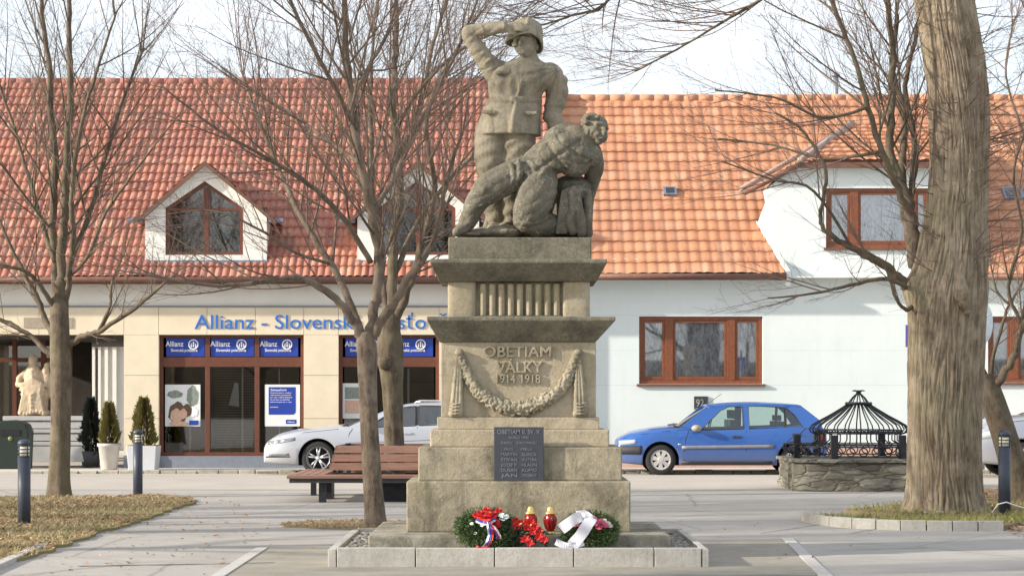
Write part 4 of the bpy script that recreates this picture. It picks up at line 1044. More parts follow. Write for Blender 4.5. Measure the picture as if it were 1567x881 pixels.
# helmet: dome and flared brim
h=MB(); tl=Matrix.Rotation(R(9),3,'Y')@Matrix.Rotation(R(-6),3,'X'); hc=S(805,51,hd-.0)
n=36; vs=[];fs=[]; prof=[(.188,-.030),(.180,-.008),(.168,.012),(.162,.042),(.147,.088),(.114,.128),(.062,.155),(.004,.163)]
inn=[(.004,.10),(.10,.07),(.145,.0),(.176,-.036)]
allp=prof+inn
for r,z in allp:
    for k in range(n):
        a=2*math.pi*k/n; br=1+ (.10*max(0,-math.cos(a+.0))**2 if z<0 else 0); zz=z-(.075*abs(math.cos(a-.25))**1.6+.05*max(0,math.sin(a)))*max(0,min(1,(.03-z)/.05))
        vs.append(hc+tl@Vector((r*math.cos(a)*.98,r*math.sin(a)*1.12,zz)))
m_=len(allp)
for j in range(m_):
    for k in range(n): fs.append((j*n+k,j*n+(k+1)%n,((j+1)%m_)*n+(k+1)%n,((j+1)%m_)*n+k))
h.add(vs,fs,0,True)
hp_=[hc+tl@Vector((0,.19*math.cos(t),.012+.148*math.sin(t))) for t in [math.pi*k/12 for k in range(2,12)]]
h.tube(hp_,.016,8)
remesh(h,'helmet',M['statue'],soldier,.007,2)

# wounded man
fd=-.16; w=MB()
# pelvis, belly, ribcage, chest
limb(w,[(803,270,fd+.03,27),(817,258,fd+.03,28),(838,244,fd+.03,34),(860,234,fd+.03,38),(882,226,fd+.04,33)],.85,18)
w.ball(S(872,236,fd-.06),(.14,.12,.15),Matrix.Rotation(R(35),3,'Y')); w.ball(S(853,220,fd-.04),(.13,.12,.12)); 
w.ball(S(878,254,fd-.0),(.15,.13,.13))
# shoulders, raised one held from behind, other arm falling to the block
limb(w,[(846,214,fd+.05,15),(862,208,fd+.07,17),(884,208,fd+.06,14),(897,210,fd+.03,12)])
w.ball(S(905,240,fd+.0),(.10,.11,.12))
limb(w,[(905,240,fd+.04,17),(909,256,fd+.10,14.5),(905,278,fd+.20,12.5),(900,298,fd+.26,11)]); limb(w,[(900,298,fd+.26,11),(898,320,fd+.24,10),(896,342,fd+.2,8.5)])
for k in range(4): limb(w,[(892+k*3.2,343,fd+.17,2.6),(891.5+k*3.2,350,fd+.14,2.4),(892+k*3,357,fd+.14,2)],1,7)
# the upper arm carried up behind the chest
limb(w,[(850,214,fd+.06,14),(838,222,fd+.12,13),(832,240,fd+.14,12)])
# ribs and abdomen as soft swellings
for a,bb,r,q_ in ((846,250,17,.05),(858,246,18,.055),(830,262,15,.05),(862,226,20,.05),(884,240,20,.045),(838,238,16,.05),(822,262,15,.045)): w.ball(S(a,bb,fd-.11),(r*U,.06,r*U*.8),Matrix.Rotation(R(30),3,'Y'),20,14)
ridge_(w,[(846,236,fd-.125,2.5),(856,248,fd-.145,3),(866,260,fd-.13,2.5)])
# neck and lolling head with face turned up to the right
limb(w,[(884,215,fd+.02,13),(897,208,fd,12.5)]); 
hq=Matrix.Rotation(R(38),3,'Y')
w.ball(S(909,203,fd-.01),(.118,.13,.145),hq); w.ball(S(916,212,fd-.05),(.08,.085,.075)); 
ridge_(w,[(919,200,fd-.115,3),(923,206,fd-.135,3.6),(923,210,fd-.13,3.4)]); ridge_(w,[(911,196,fd-.13,3.2),(920,196,fd-.12,3.2),(927,202,fd-.08,3)])
w.ball(S(916,203,fd-.12),(.02,.015,.012)); w.ball(S(912,211,fd-.115),(.035,.03,.03)); ridge_(w,[(914,216,fd-.12,1.8),(920,217,fd-.125,2),(925,214,fd-.1,1.8)]); w.ball(S(914,222,fd-.08),(.04,.04,.032))
w.ball(S(898,206,fd-.10),(.025,.03,.04)); w.ball(S(906,193,fd+.02),(.12,.13,.10),hq)
for k in range(12):
    a=k*.5; w.ball(S(905+15*math.cos(a)*.8,190+7*math.sin(a),fd-.07+.05*math.sin(k*2.1)),(.03,.03,.022))
# extended right leg with bent knee, trouser folds, boot
limb(w,[(800,268,fd+.02,25),(775,278,fd-.04,24.5),(752,291,fd-.08,23),(738,303,fd-.09,20)])
limb(w,[(738,303,fd-.09,20),(728,318,fd-.08,16.5),(719,336,fd-.06,14),(712,350,fd-.05,11)]); limb(w,[(713,350,fd-.04,11),(707,355,fd-.10,9.5),(700,358,fd-.15,7)])
ridge_(w,[(793,252,fd-.12,4),(795,268,fd-.18,5),(790,287,fd-.15,4)]); ridge_(w,[(782,258,fd-.14,4),(786,274,fd-.18,4),(778,296,fd-.14,3)])
ridge_(w,[(748,276,fd-.14,4),(742,296,fd-.2,4.5),(748,314,fd-.16,3)]); ridge_(w,[(730,322,fd-.16,3),(740,318,fd-.17,3),(748,312,fd-.12,3)])
ridge_(w,[(800,262,fd-.13,5),(811,278,fd-.17,5),(806,300,fd-.14,4)])
# kneeling left leg
limb(w,[(826,272,fd+.0,27),(822,296,fd-.08,29),(812,322,fd-.12,27),(806,338,fd-.10,22)])
limb(w,[(806,338,fd-.10,21),(822,345,fd-.04,20),(842,346,fd+.04,18),(856,346,fd+.12,13)])
for k in range(4): ridge_(w,[(846-k*2,290+k*15,fd-.10,3.5),(832-k*4,306+k*13,fd-.215+k*.008,4),(808-k*3,312+k*12,fd-.225,3)])
ridge_(w,[(835,262,fd-.15,5),(822,284,fd-.2,5),(808,316,fd-.24,4)])
def trousers(p,n):
    qx,qy=p.x/U+CX,HY-(p.z-EYE)/U
    if n.y<0 and qy<268 and 800<qx<915:      # a bare chest turned to the viewer: breast bone, breasts, arch of the ribs, belly folds
        s=0
        for pts,dep,wd in (([(887,220),(868,234),(846,249),(820,266)],.016,2.6),([(852,214),(858,226),(869,232)],.015,2.6),([(872,236),(884,246),(900,250)],.017,2.6),([(838,226),(846,240),(850,250),(862,262)],.018,3.0),([(826,240),(836,258)],.010,2.4),([(816,250),(826,268)],.010,2.4)):
            dm=1e9
            for (x0_,y0_),(x1_,y1_) in zip(pts[:-1],pts[1:]):
                t=max(0,min(1,((qx-x0_)*(x1_-x0_)+(qy-y0_)*(y1_-y0_))/((x1_-x0_)**2+(y1_-y0_)**2))); dm=min(dm,math.hypot(qx-x0_-t*(x1_-x0_),qy-y0_-t*(y1_-y0_)))
            s-=dep*math.exp(-(dm/wd)**2)
        for x0_,y0_,r0_,h_ in ((863,221,9,.016),(887,236,9,.016),(850,236,8,.010),(866,250,9,.010),(832,248,7,.008),(842,260,7,.008)): s+=h_*math.exp(-((qx-x0_)**2+(qy-y0_)**2)/r0_**2)
        return s*min(1,-n.y*1.6)
    if qy>262 and qx<858: return .008*(abs(math.sin((qx*.5+qy*.75)*.20+1.6*noise.noise(p*5)))-.5)
    return 0
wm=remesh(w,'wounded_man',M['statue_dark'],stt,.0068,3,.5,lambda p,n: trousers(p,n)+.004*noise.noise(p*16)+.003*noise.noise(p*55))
# rocky ground, tree stump block with hanging cloth
r_=MB()
for (a,bb,dd,sx,sy,sz) in ((740,357,.05,.20,.22,.06),(775,356,.0,.22,.26,.07),(820,358,.1,.3,.25,.06),(715,361,-.12,.13,.16,.03),(862,330,.22,.16,.16,.3),(770,345,.22,.2,.1,.12)): r_.ball(S(a,bb,dd),(sx,sy,sz))
for k in range(5): limb(r_,[(748+k*7,306+k*3,sd+.06,4),(746+k*7,330,sd+.02,5),(744+k*8,352,sd-.03,6)],1,8)
remesh(r_,'rocky_ground',M['statue'],stt,.0095,2,.5,lambda p,n: .012*noise.noise(p*9)+.004*noise.noise(p*30))
k_=MB()
c=S(878,325,.02)
def kb(px0,px1,py0,py1,d0,d1): a,bq=S(px0,py1,d0),S(px1,py0,d1); k_.box(a.x,bq.x,a.y,bq.y,a.z,bq.z)
kb(866,906,300,361,-.10,.30); k_.prism([tuple(S(849,361).xz),tuple(S(867,361).xz),tuple(S(872,300).xz),tuple(S(868,290).xz),tuple(S(858,296).xz)],YS-.24,YS+.1)
k_.ball(S(880,297,-.12),(.10,.16,.075)); k_.ball(S(876,286,.06),(.20,.20,.12)); k_.box(S(852,361).x,S(872,361).x,YS-.05,YS+.25,S(0,361).z,S(0,286).z); k_.ball(S(893,296,-.02),(.08,.2,.06))
limb(k_,[(872,296,-.24,5),(875,320,-.26,6),(871,342,-.26,7),(875,358,-.25,6)]); limb(k_,[(882,295,-.2,5),(884,318,-.24,7),(887,340,-.24,8),(888,358,-.22,8)]); limb(k_,[(896,300,-.12,7),(899,320,-.14,8),(897,345,-.14,9),(898,358,-.12,9)])
for k in range(7): k_.ball(S(868+k*4,290+abs(k-3)*1.6,-.2+.03*(k%2)),(.028,.05,.022))
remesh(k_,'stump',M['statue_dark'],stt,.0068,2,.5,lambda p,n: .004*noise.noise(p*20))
# ------------------------------------------------------------------ cars
def interp(tab,x):
    if x<=tab[0][0]: return tab[0][1]
    for (a,b),(c,d) in zip(tab[:-1],tab[1:]):
        if x<=c: return b+(d-b)*(x-a)/(c-a)
    return tab[-1][1]
def smooth_tab(tab,n=3):
    """Catmull-Rom resampling of a profile"""
    out=[]; m=len(tab)
    for i in range(m-1):
        p0,p1,p2,p3=tab[max(i-1,0)],tab[i],tab[i+1],tab[min(i+2,m-1)]
        for k in range(n):
            t=k/n; out.append(tuple(.5*((2*p1[j])+(p2[j]-p0[j])*t+(2*p0[j]-5*p1[j]+4*p2[j]-p3[j])*t*t+(3*p1[j]-p0[j]-3*p2[j]+p3[j])*t**3) for j in (0,1)))
    return out+[tab[-1]]
def wheel(name,x,y,z,r,parent,style,sgn):
    def conv(mb):
        mb.v=[(x+a, y+sgn*c, z+b) for a,b,c in mb.v]; return mb
    rr=r*.70 if style=='alloy' else r*.66
    ty=MB(); ty.lathe([(rr,-.09),(r*.90,-.10),(r*.985,-.075),(r,-.04),(r,.04),(r*.985,.075),(r*.90,.10),(rr,.09)],n=40,cap=False)
    w=conv(ty).build(name,M['tyre'],parent)
    ri=MB()
    if style=='alloy':
        ri.lathe([(rr*.86,.0),(rr*.97,.07),(rr,.088),(rr*1.02,.07),(rr,.0)],n=40,cap=False)
        for k in range(5):
            for o in (-.17,.17):
                a=2*math.pi*k/5+.3; c0=Vector((math.cos(a+o*.4)*rr*.16,math.sin(a+o*.4)*rr*.16,.075)); c1=Vector((math.cos(a+o)*rr*.92,math.sin(a+o)*rr*.92,.065))
                ri.tube([c0,c1],[rr*.075,rr*.06],6,flat=.6)
        ri.lathe([(0.001,.09),(rr*.2,.085),(rr*.22,.05)],n=16)
        bk=MB(); bk.lathe([(.001,-.02),(rr*.9,-.01),(rr*.9,.0),(.001,.0)],n=30); conv(bk).build('brake_disc',M['dark_gap'],w)
    else:
        ri.lathe([(.001,.085),(rr*.25,.088),(rr*.36,.082)],n=30)
        ri.lathe([(rr*.80,.07),(rr*.9,.078),(rr,.085),(rr*1.03,.08),(rr*1.0,.05),(rr*.8,.05)],n=40,cap=False)
        for k in range(7):
            a=2*math.pi*k/7+.2; v=[]
            for rad,h in ((rr*.28,.085),(rr*.86,.078)):
                wd=rr*(.15 if rad<rr*.5 else .24)
                for s in (-1,1): v.append((math.cos(a)*rad-math.sin(a)*wd*s, math.sin(a)*rad+math.cos(a)*wd*s, h))
            v+= [(p[0],p[1],p[2]-.03) for p in v]
            ri.add(v,[(0,2,3,1),(4,5,7,6),(0,4,6,2),(1,3,7,5),(0,1,5,4),(2,6,7,3)])
        bk=MB(); bk.lathe([(.001,.02),(rr,.03),(rr,.05),(.001,.04)],n=30); conv(bk).build('wheel_disc',M['dark_gap'],w)
    conv(ri).build('rim',M['alloy'] if style=='alloy' else M['hubcap'],w)
    return w
class Pair(dict):
    def __init__(s): s[1]=MB(); s[-1]=MB()
    def build(s,*a): s[1].build(*a); s[-1].build(*a)
def make_car(name,label,px,Yn,L,W,sh,roof,ws,bs,wf,wr,r,paint,style,glassm,wins,pillars,group=None,crown=.06,zb0=.19,bumper=True,strip=None,tail=None):
    x0=PX(px,Yn); yc=Yn+W
    car=thing(name,(x0+L/2,yc,0),label,'car',group)
    sh=smooth_tab(sh); zc=r; ra=r+.055
    xs=set([0,.03,.08,.16,.26]+[L-v for v in (0,.03,.08,.16,.26)])
    x=.35
    while x<L-.3: xs.add(round(x,3)); x+=.09
    for xw in (wf,wr):
        for k in range(25): xs.add(round(xw+ra*math.cos(math.pi*k/24),4))
    xs=sorted(xs)
    def plan(x):
        a=max(0,1-x/.75); b=max(0,1-(L-x)/.75); return W*(1-.20*a**2.2-.14*b**2.2)
    def zbot(x):
        z=zb0+ .05*max(0,1-x/.5)+.06*max(0,1-(L-x)/.4)
        for xw in (wf,wr):
            if abs(x-xw)<ra: z=max(z,zc+math.sqrt(max(0,ra*ra-(x-xw)**2)))
        return z
    prof=[(0,.93),(.12,.975),(.3,.995),(.5,1.0),(.68,.992),(.85,.968),(1,.93)]
    def surf(x,z):
        zt=interp(sh,x); return plan(x)*interp(prof,(z-.19)/(zt-.19))
    T=[0,.08,.2,.35,.5,.62,.74,.85,.93,1.0]
    bd=MB(); nr=None; vs=[]
    for x in xs:
        zt=interp(sh,x); zb=min(zbot(x),zt-.06); half=[]
        half.append((plan(x)*.55,zb)); 
        for t in T: z=zb+(zt-zb)*t; half.append((surf(x,z),z))
        cr=crown*min(1,x/.25)*(1 if x<ws[0]+.1 else .3)
        hw=half[-1][0]
        half+= [(hw*.975,zt+.022),(hw*.90,zt+.035+cr*.25),(hw*.6,zt+.038+cr*.75),(0,zt+.04+cr)]
        ring=[(y,z) for y,z in half]+[(-y,z) for y,z in half[-2::-1]]
        nr=len(ring); vs+=[(x0+x,yc-y,z) for y,z in ring]
    fs=[];
    for i in range(len(xs)-1):
        for k in range(nr):
            k2=(k+1)%nr; f=(i*nr+k,i*nr+k2,(i+1)*nr+k2,(i+1)*nr+k)
            xm=(xs[i]+xs[i+1])/2; m=0
            top= 12<=k<=nr-14
            if k==nr-1 or k==0 or k==nr-2: m=1
            elif top and ws[0]+.02<xm<bs[1]-.02: m=1
            bd.f.append(f); bd.m.append(m); bd.s.append(True)
    bd.v=vs
    bd.f+= [tuple(range(nr)),tuple(range((len(xs)-1)*nr,len(xs)*nr))]; bd.m+=[0,0]; bd.s+=[True,True]
    bd.build('body',[paint,M['dark_gap']],car)
    ub=MB(); ub.box(x0+.5,x0+L-.4,yc-W*.62,yc+W*.62,zb0-.01,zbot(wf)+.02); ub.build('underbody',M['dark_gap'],car)
    # greenhouse
    zbm=interp(sh,(ws[0]+bs[1])/2)+.01; zrm=max(z for _,z in roof); hb,hr=W*.925,W*.72
    def sy(z): return hb+(hr-hb)*max(0,min(1.05,(z-zbm)/(zrm-zbm)))
    def panel(mb,poly,s,o0,o1,m=0):
        n=len(poly); v=[(x0+x,yc-s*(sy(z)+o),z) for o in (o0,o1) for x,z in poly]
        mb.add(v,[tuple(range(n)),tuple(range(2*n-1,n-1,-1))]+[(i,(i+1)%n,n+(i+1)%n,n+i) for i in range(n)],m)
    rs=smooth_tab(roof,5); rf=MB(); vs=[]; k_=0
    for x,z in rs:
        e=min(1,(x-rs[0][0])/.3+.0,(rs[-1][0]-x)/.3); hh=sy(z-.05)
        sec=[(hh+.0,z-.055),(hh+.004,z-.03),(hh*.95,z-.006),(hh*.7,z+.012),(0,z+.02)]
        sec=sec+[(-y,q) for y,q in sec[-2::-1]]+[(-hh*.95,z-.055),(0,z-.035),(hh*.95,z-.055)]
        k_=len(sec); vs+=[(x0+x,yc-y,q) for y,q in sec]
    fs=[(i*k_+k,i*k_+(k+1)%k_,(i+1)*k_+(k+1)%k_,(i+1)*k_+k) for i in range(len(rs)-1) for k in range(k_)]+[tuple(range(k_)),tuple(range((len(rs)-1)*k_,len(rs)*k_))]
    rf.add(vs,fs,0,True); rf.build('roof',paint,car)
    for s in (1,-1):
        pm=MB()
        for poly,mm in pillars: panel(pm,poly,s,-.03,.004 if mm==0 else -.002,mm)
        pm.build('pillars',[paint,M['black_plastic']],car)
        for w in wins:
            g=MB(); panel(g,w,s,-.016,-.010); g.build('side_window',glassm,car)
            tr=MB(); loop=[Vector((x0+x,yc-s*(sy(z)+.001),z)) for x,z in w]; tr.tube(loop+[loop[0]],.009,5,cap=False); tr.build('window_seal',M['black_plastic'],car)
    def screen(nm,xa,za,xb,zb,m):
        g=MB(); n=8; v=[]
        for t,(xx,zz) in ((0,(xa,za)),(1,(xb,zb))):
            hh=sy(zz)*.95
            for k in range(n+1):
                u=-1+2*k/n; v.append((x0+xx+(.10 if nm=='windscreen' else -.08)*(u*u),yc-hh*u,zz))
        g.add(v,[(k,k+1,n+2+k,n+1+k) for k in range(n)],0,True); g.build(nm,m,car,norm=False)
    screen('windscreen',ws[0],interp(sh,ws[0])+.05,ws[1],interp(roof,ws[1])-.02,glassm)
    screen('rear_window',bs[1],interp(sh,bs[1])+.03,bs[0],interp(roof,bs[0])-.02,M['dark_car_glass'])
    # inside
    it=MB(); zf=zbm-.12
    for xx in (ws[1]+.42,):
        for s in (.38,-.38):
            it.box(x0+xx,x0+xx+.16,yc-s-.22,yc-s+.22,zf,zbm+.17); it.box(x0+xx+.04,x0+xx+.13,yc-s-.12,yc-s+.12,zbm+.19,zbm+.36)
    xx=bs[1]-.85; it.box(x0+xx,x0+xx+.14,yc-.6,yc+.6,zf,zbm+.14)
    for s in (.36,-.36): it.box(x0+xx+.03,x0+xx+.1,yc-s-.11,yc-s+.11,zbm+.15,zbm+.26)
    it.build('seats',M['seat'],car,bevel=.02)
    stw=MB(); c=Vector((x0+ws[1]+.02,yc-.36,zbm+.02)); stw.tube([c+Vector((.10*math.sin(t)*.5,.18*math.cos(t),.17*math.sin(t))) for t in [math.pi*k/10 for k in range(21)]],.014,6,cap=False); stw.build('steering_wheel',M['black_plastic'],car)
    # wheels
    for xw in (wf,wr):
        wheel('wheel',x0+xw,yc-W+.125,zc,r,car,style,-1); wheel('wheel',x0+xw,yc+W-.125,zc,r,car,style,1)
    # panel gaps, handles, mirrors, lamps
    gp=Pair()
    def line(pts,rad=.006):
        for s in (1,-1): gp[s].tube([(x0+x,yc-s*(surf(x,z)+.0005),z) for x,z in pts],rad,5)
    return car,x0,yc,surf,line,gp,sh,plan
def side_bar(name,car,x0,yc,surf,xa,xb,za,zb,out,mat,n=12,sides=(1,-1),taper=0):
    """strip, bumper or lamp that hugs the side of the body"""
    for s in sides:
        mb=MB(); vs=[]
        for i in range(n+1):
            x=xa+(xb-xa)*i/n; a=za[0]+(za[1]-za[0])*i/n; b=zb[0]+(zb[1]-zb[0])*i/n
            for z,o in ((a,-.01),(a,out),((a+b)/2,out*1.3),(b,out),(b,-.01)):
                vs.append((x0+x,yc-s*(surf(x,z)+o),z))
        fs=[(i*5+k,i*5+k+1,(i+1)*5+k+1,(i+1)*5+k) for i in range(n) for k in range(4)]+[(0,1,2,3,4),tuple(n*5+k for k in (4,3,2,1,0))]
        mb.add(vs,fs,0,True); mb.build(name,mat,car)
def front_piece(name,car,x0,yc,plan,z0,z1,x,out,mat,w=.95,back=False,L=0,n=14):
    mb=MB(); vs=[]
    hw=plan(x)*w
    for i in range(n+1):
        u=-1+2*i/n; xx=(.17*abs(u)**3.0-out)
        xx=x+xx if not back else x-xx
        for z,o in ((z0,.0),((z0+z1)/2,-.012 if not back else .012),(z1,.0)): vs.append((x0+xx+o,yc-hw*u,z))
    for i in range(n+1):
        u=-1+2*i/n; xx=.22*abs(u)**3.0+.09; xx=x+xx if not back else x-xx
        for z in (z0,(z0+z1)/2,z1): vs.append((x0+xx,yc-hw*u*.99,z))
    k=3*(n+1)
    fs=[(i*3+j,i*3+j+1,(i+1)*3+j+1,(i+1)*3+j) for i in range(n) for j in (0,1)]+[(k+i*3+j,k+(i+1)*3+j,k+(i+1)*3+j+1,k+i*3+j+1) for i in range(n) for j in (0,1)]
    fs+=[(i*3,(i+1)*3,k+(i+1)*3,k+i*3) for i in range(n)]+[(i*3+2,k+i*3+2,k+(i+1)*3+2,(i+1)*3+2) for i in range(n)]
    fs+=[(0,k,k+1,1),(1,k+1,k+2,2),(3*n,3*n+1,k+3*n+1,k+3*n),(3*n+1,3*n+2,k+3*n+2,k+3*n+1)]
    mb.add(vs,fs,0,True); mb.build(name,mat,car)
def handle(car,x0,yc,surf,x,z,mat=None):
    for s in (1,-1):
        mb=MB(); y=surf(x,z); a=yc-s*(y-.01); b=yc-s*(y+.022); mb.box(x0+x-.085,x0+x+.085,min(a,b),max(a,b),z-.022,z+.022); mb.build('door_handle',mat or M['black_plastic'],car,bevel=.012)
def mirror(car,x0,yc,surf,x,z,mat):
    for s in (1,-1):
        mb=MB(); y=surf(x,z-.06)+.10; mb.ball((x0+x,yc-s*y,z),(.10,.10,.068)); mb.tube([(x0+x+.03,yc-s*(y-.14),z-.04),(x0+x,yc-s*y,z)],.025,6); mb.build('wing_mirror',mat,car)

# blue hatchback, parked before the mint wall
sh=[(0,.60),(.06,.665),(.3,.745),(.7,.815),(1.1,.85),(1.6,.855),(2.4,.875),(3.3,.905),(3.7,.93),(3.92,.90),(4.02,.80)]
roof=[(1.74,1.335),(2.1,1.372),(2.6,1.387),(3.1,1.375),(3.5,1.345)]
wins=[[(1.60,.875),(2.40,.885),(2.40,1.315),(2.14,1.312),(1.98,1.24)],[(2.52,.89),(3.20,.905),(3.20,1.30),(2.90,1.318),(2.52,1.32)],[(3.24,.905),(3.55,.925),(3.40,1.16),(3.24,1.29)]]
pil=[([(1.12,.86),(1.58,.86),(1.60,.875),(1.98,1.24),(2.14,1.312),(2.14,1.345),(1.74,1.335)],0),([(2.40,.86),(2.52,.86),(2.52,1.33),(2.40,1.33)],0),([(3.20,.90),(3.24,.90),(3.24,1.30),(3.20,1.30)],1),([(3.24,1.29),(3.40,1.16),(3.55,.925),(3.55,.90),(3.93,.91),(3.90,1.04),(3.52,1.345),(3.2,1.36)],0),([(1.98,1.24),(2.14,1.312),(2.4,1.316),(3.2,1.302),(3.24,1.29),(3.5,1.335),(2.6,1.375),(1.8,1.33)],0)]
pil=[(p,m) for p,m in pil[:4]]+[([(2.14,1.312),(2.40,1.315),(2.52,1.32),(2.90,1.318),(3.20,1.30),(3.24,1.29),(3.5,1.335),(3.1,1.36),(2.6,1.37),(2.1,1.355)],0)]
car,x0,yc,surf,line,gp,sh_,plan=make_car('parked_car','blue five door hatchback with silver hubcaps parked before the mint wall',946,40.1,4.02,.84,sh,roof,(1.08,1.76),(3.48,3.93),.82,3.40,.295,M['blue_car'],'cap',M['car_glass'],wins,pil,'parked cars')
line([(1.28,.25),(1.27,.5),(1.30,.7),(1.36,.845)]); line([(2.46,.22),(2.46,.5),(2.46,.86)]); line([(1.30,.225),(2.46,.215),(3.0,.225)]); line([(3.02,.24),(3.06,.45),(3.3,.70),(3.5,.80),(3.6,.90)])
line([(.1,.70),(.5,.79),(1.0,.85)],.004); gp.build('panel_gaps',M['dark_gap'],car)
side_bar('side_moulding',car,x0,yc,surf,1.22,2.98,(.50,.52),(.565,.585),.012,simple('grey_rubbing_strip',(.20,.20,.22),.5),16)
side_bar('sill_dirt_band',car,x0,yc,surf,1.22,2.96,(.205,.205),(.27,.27),.004,M['black_plastic'],10)
side_bar('bumper_side',car,x0,yc,surf,.03,.45,(.40,.40),(.56,.57),.012,M['black_plastic'],8)
front_piece('front_bumper',car,x0,yc,plan,.40,.56,.0,.012,M['black_plastic'])
side_bar('headlight',car,x0,yc,surf,.02,.34,(.57,.60),(.66,.685),.006,M['lamp'],8)
side_bar('indicator',car,x0,yc,surf,1.15,1.21,(.58,.58),(.605,.60),.008,M['lamp'],3)
side_bar('tail_light',car,x0,yc,surf,3.82,4.0,(.62,.62),(.84,.80),.006,M['red_glass'],5)
handle(car,x0,yc,surf,2.27,.735); handle(car,x0,yc,surf,3.42,.78)
mirror(car,x0,yc,surf,1.50,.90,simple('dusty_mirror_shell',(.30,.27,.22),.6))
wp=MB(); 
for k in (-.45,.1): wp.tube([(x0+1.02,yc+k,.955),(x0+1.12,yc+k-.45,.985)],.012,5)
wp.build('wipers',M['black_plastic'],car)
ae=MB(); ae.tube([(x0+1.86,yc,1.37),(x0+1.62,yc,1.39)][::-1] if False else [(x0+1.80,yc,1.365),(x0+2.06,yc,1.56)],.005,5); ae.build('aerial',M['black_plastic'],car)

# pale estate car before the shopfront
sh=[(0,.50),(.06,.60),(.25,.70),(.6,.785),(1.1,.85),(1.5,.885),(2.2,.91),(3.2,.945),(4.2,.985),(4.6,.98),(4.77,.84)]
roof=[(2.45,1.345),(2.8,1.43),(3.3,1.465),(3.9,1.46),(4.45,1.40)]
wins=[[(2.0,.92),(2.92,.945),(2.92,1.385),(2.66,1.36),(2.36,1.17)],[(3.0,.95),(3.80,.975),(3.80,1.385),(3.0,1.395)],[(3.86,.98),(4.45,1.0),(4.25,1.36),(3.86,1.38)]]
pil=[([(1.55,.89),(1.98,.90),(2.36,1.17),(2.66,1.36),(2.70,1.42),(2.45,1.35)],0),([(2.92,.93),(3.0,.93),(3.0,1.40),(2.92,1.40)],1),([(3.80,.96),(3.86,.96),(3.86,1.40),(3.80,1.40)],1),([(4.25,1.36),(4.45,1.0),(4.7,.97),(4.45,1.40)],0),([(2.66,1.36),(2.92,1.386),(3.8,1.386),(4.25,1.362),(4.45,1.40),(3.9,1.43),(3.3,1.44),(2.75,1.42)],0)]
low=lambda P_: [(x,1+(z-1)*.84 if z>1 else z) for x,z in P_]
roof=low(roof); wins=[low(w) for w in wins]; pil=[(low(p),m) for p,m in pil]
car,x0,yc,surf,line,gp,sh_,plan=make_car('parked_car','silvery white estate car parked before the shopfront behind the bench',402,40.1,4.77,.91,sh,roof,(1.52,2.47),(4.42,4.72),1.06,3.85,.325,M['white_car'],'alloy',M['dark_car_glass'],wins,pil,'parked cars',.05)
line([(1.62,.28),(1.60,.55),(1.66,.8),(1.72,.89)]); line([(2.96,.24),(2.96,.55),(2.96,.93)]); line([(.3,.72),(.8,.82),(1.45,.885)],.004); line([(1.66,.62),(2.9,.66),(3.6,.69)],.004); gp.build('panel_gaps',M['dark_gap'],car)
side_bar('headlight',car,x0,yc,surf,.08,.62,(.565,.665),(.65,.725),.004,M['lamp_dark'],10)
side_bar('headlight_trim',car,x0,yc,surf,.12,.56,(.575,.665),(.588,.675),.008,M['lamp'],10)
for q_ in (.2,.34): side_bar('headlight_reflector',car,x0,yc,surf,q_,q_+.09,(.60+.2*(q_-.2),.61+.2*(q_-.2)),(.65+.2*(q_-.2),.66+.2*(q_-.2)),.007,M['lamp'],3)
side_bar('fog_light',car,x0,yc,surf,.10,.50,(.36,.38),(.41,.42),.004,M['lamp_dark'],8)
side_bar('bumper_slot',car,x0,yc,surf,.04,.52,(.335,.345),(.36,.365),.003,M['dark_gap'],8)
front_piece('grille',car,x0,yc,plan,.54,.63,.01,.02,M['black_plastic'],.72); front_piece('lower_grille',car,x0,yc,plan,.31,.42,.0,.014,M['black_plastic'],.8)
np=MB(); np.box(x0-.045,x0-.03,yc-.26,yc+.26,.42,.53); np.build('number_plate',M['sign_white'],car)
handle(car,x0,yc,surf,2.78,.80,M['white_car']); handle(car,x0,yc,surf,3.66,.84,M['white_car'])
mirror(car,x0,yc,surf,1.98,.97,M['white_car'])
rl=MB()
for s in (1,-1): rl.tube([(x0+2.9,yc-s*.63,1.385),(x0+3.0,yc-s*.64,1.43),(x0+4.2,yc-s*.63,1.42),(x0+4.35,yc-s*.62,1.34)],.016,6)
rl.build('roof_rails',M['alloy'],car)

# silver car half hidden behind the big trunk
sh=[(0,.62),(.05,.80),(.22,.93),(.6,1.02),(1.1,1.07),(1.6,1.09),(2.6,1.11),(3.6,1.14),(4.15,1.12),(4.3,.9)]
roof=[(1.75,1.50),(2.1,1.58),(2.8,1.62),(3.4,1.60),(3.8,1.54)]
wins=[[(1.45,1.11),(2.4,1.13),(2.4,1.53),(2.1,1.53),(1.85,1.40)],[(2.5,1.13),(3.5,1.15),(3.4,1.5),(2.5,1.54)]]
pil=[([(1.15,1.07),(1.42,1.09),(1.85,1.40),(2.1,1.53),(2.1,1.58),(1.75,1.5)],0),([(2.4,1.12),(2.5,1.12),(2.5,1.56),(2.4,1.56)],1),([(3.4,1.5),(3.5,1.14),(4.2,1.12),(3.8,1.54)],0),([(2.1,1.53),(3.4,1.5),(3.8,1.54),(2.8,1.6),(2.1,1.57)],0)]
car,x0,yc,surf,line,gp,sh_,plan=make_car('parked_car','silver grey car showing only its nose past the big trunk at the right edge',1493,38.6,4.3,.90,sh,roof,(1.12,1.78),(3.75,4.15),.86,3.40,.335,M['silver_car'],'alloy',M['car_glass'],wins,pil,'parked cars',.07,.24)
line([(1.4,.3),(1.4,1.05)]); line([(.1,.9),(.6,1.03),(1.1,1.085)],.005); gp.build('panel_gaps',M['dark_gap'],car)
side_bar('headlight',car,x0,yc,surf,.06,.5,(.70,.78),(.82,.92),.006,M['lamp'],8)
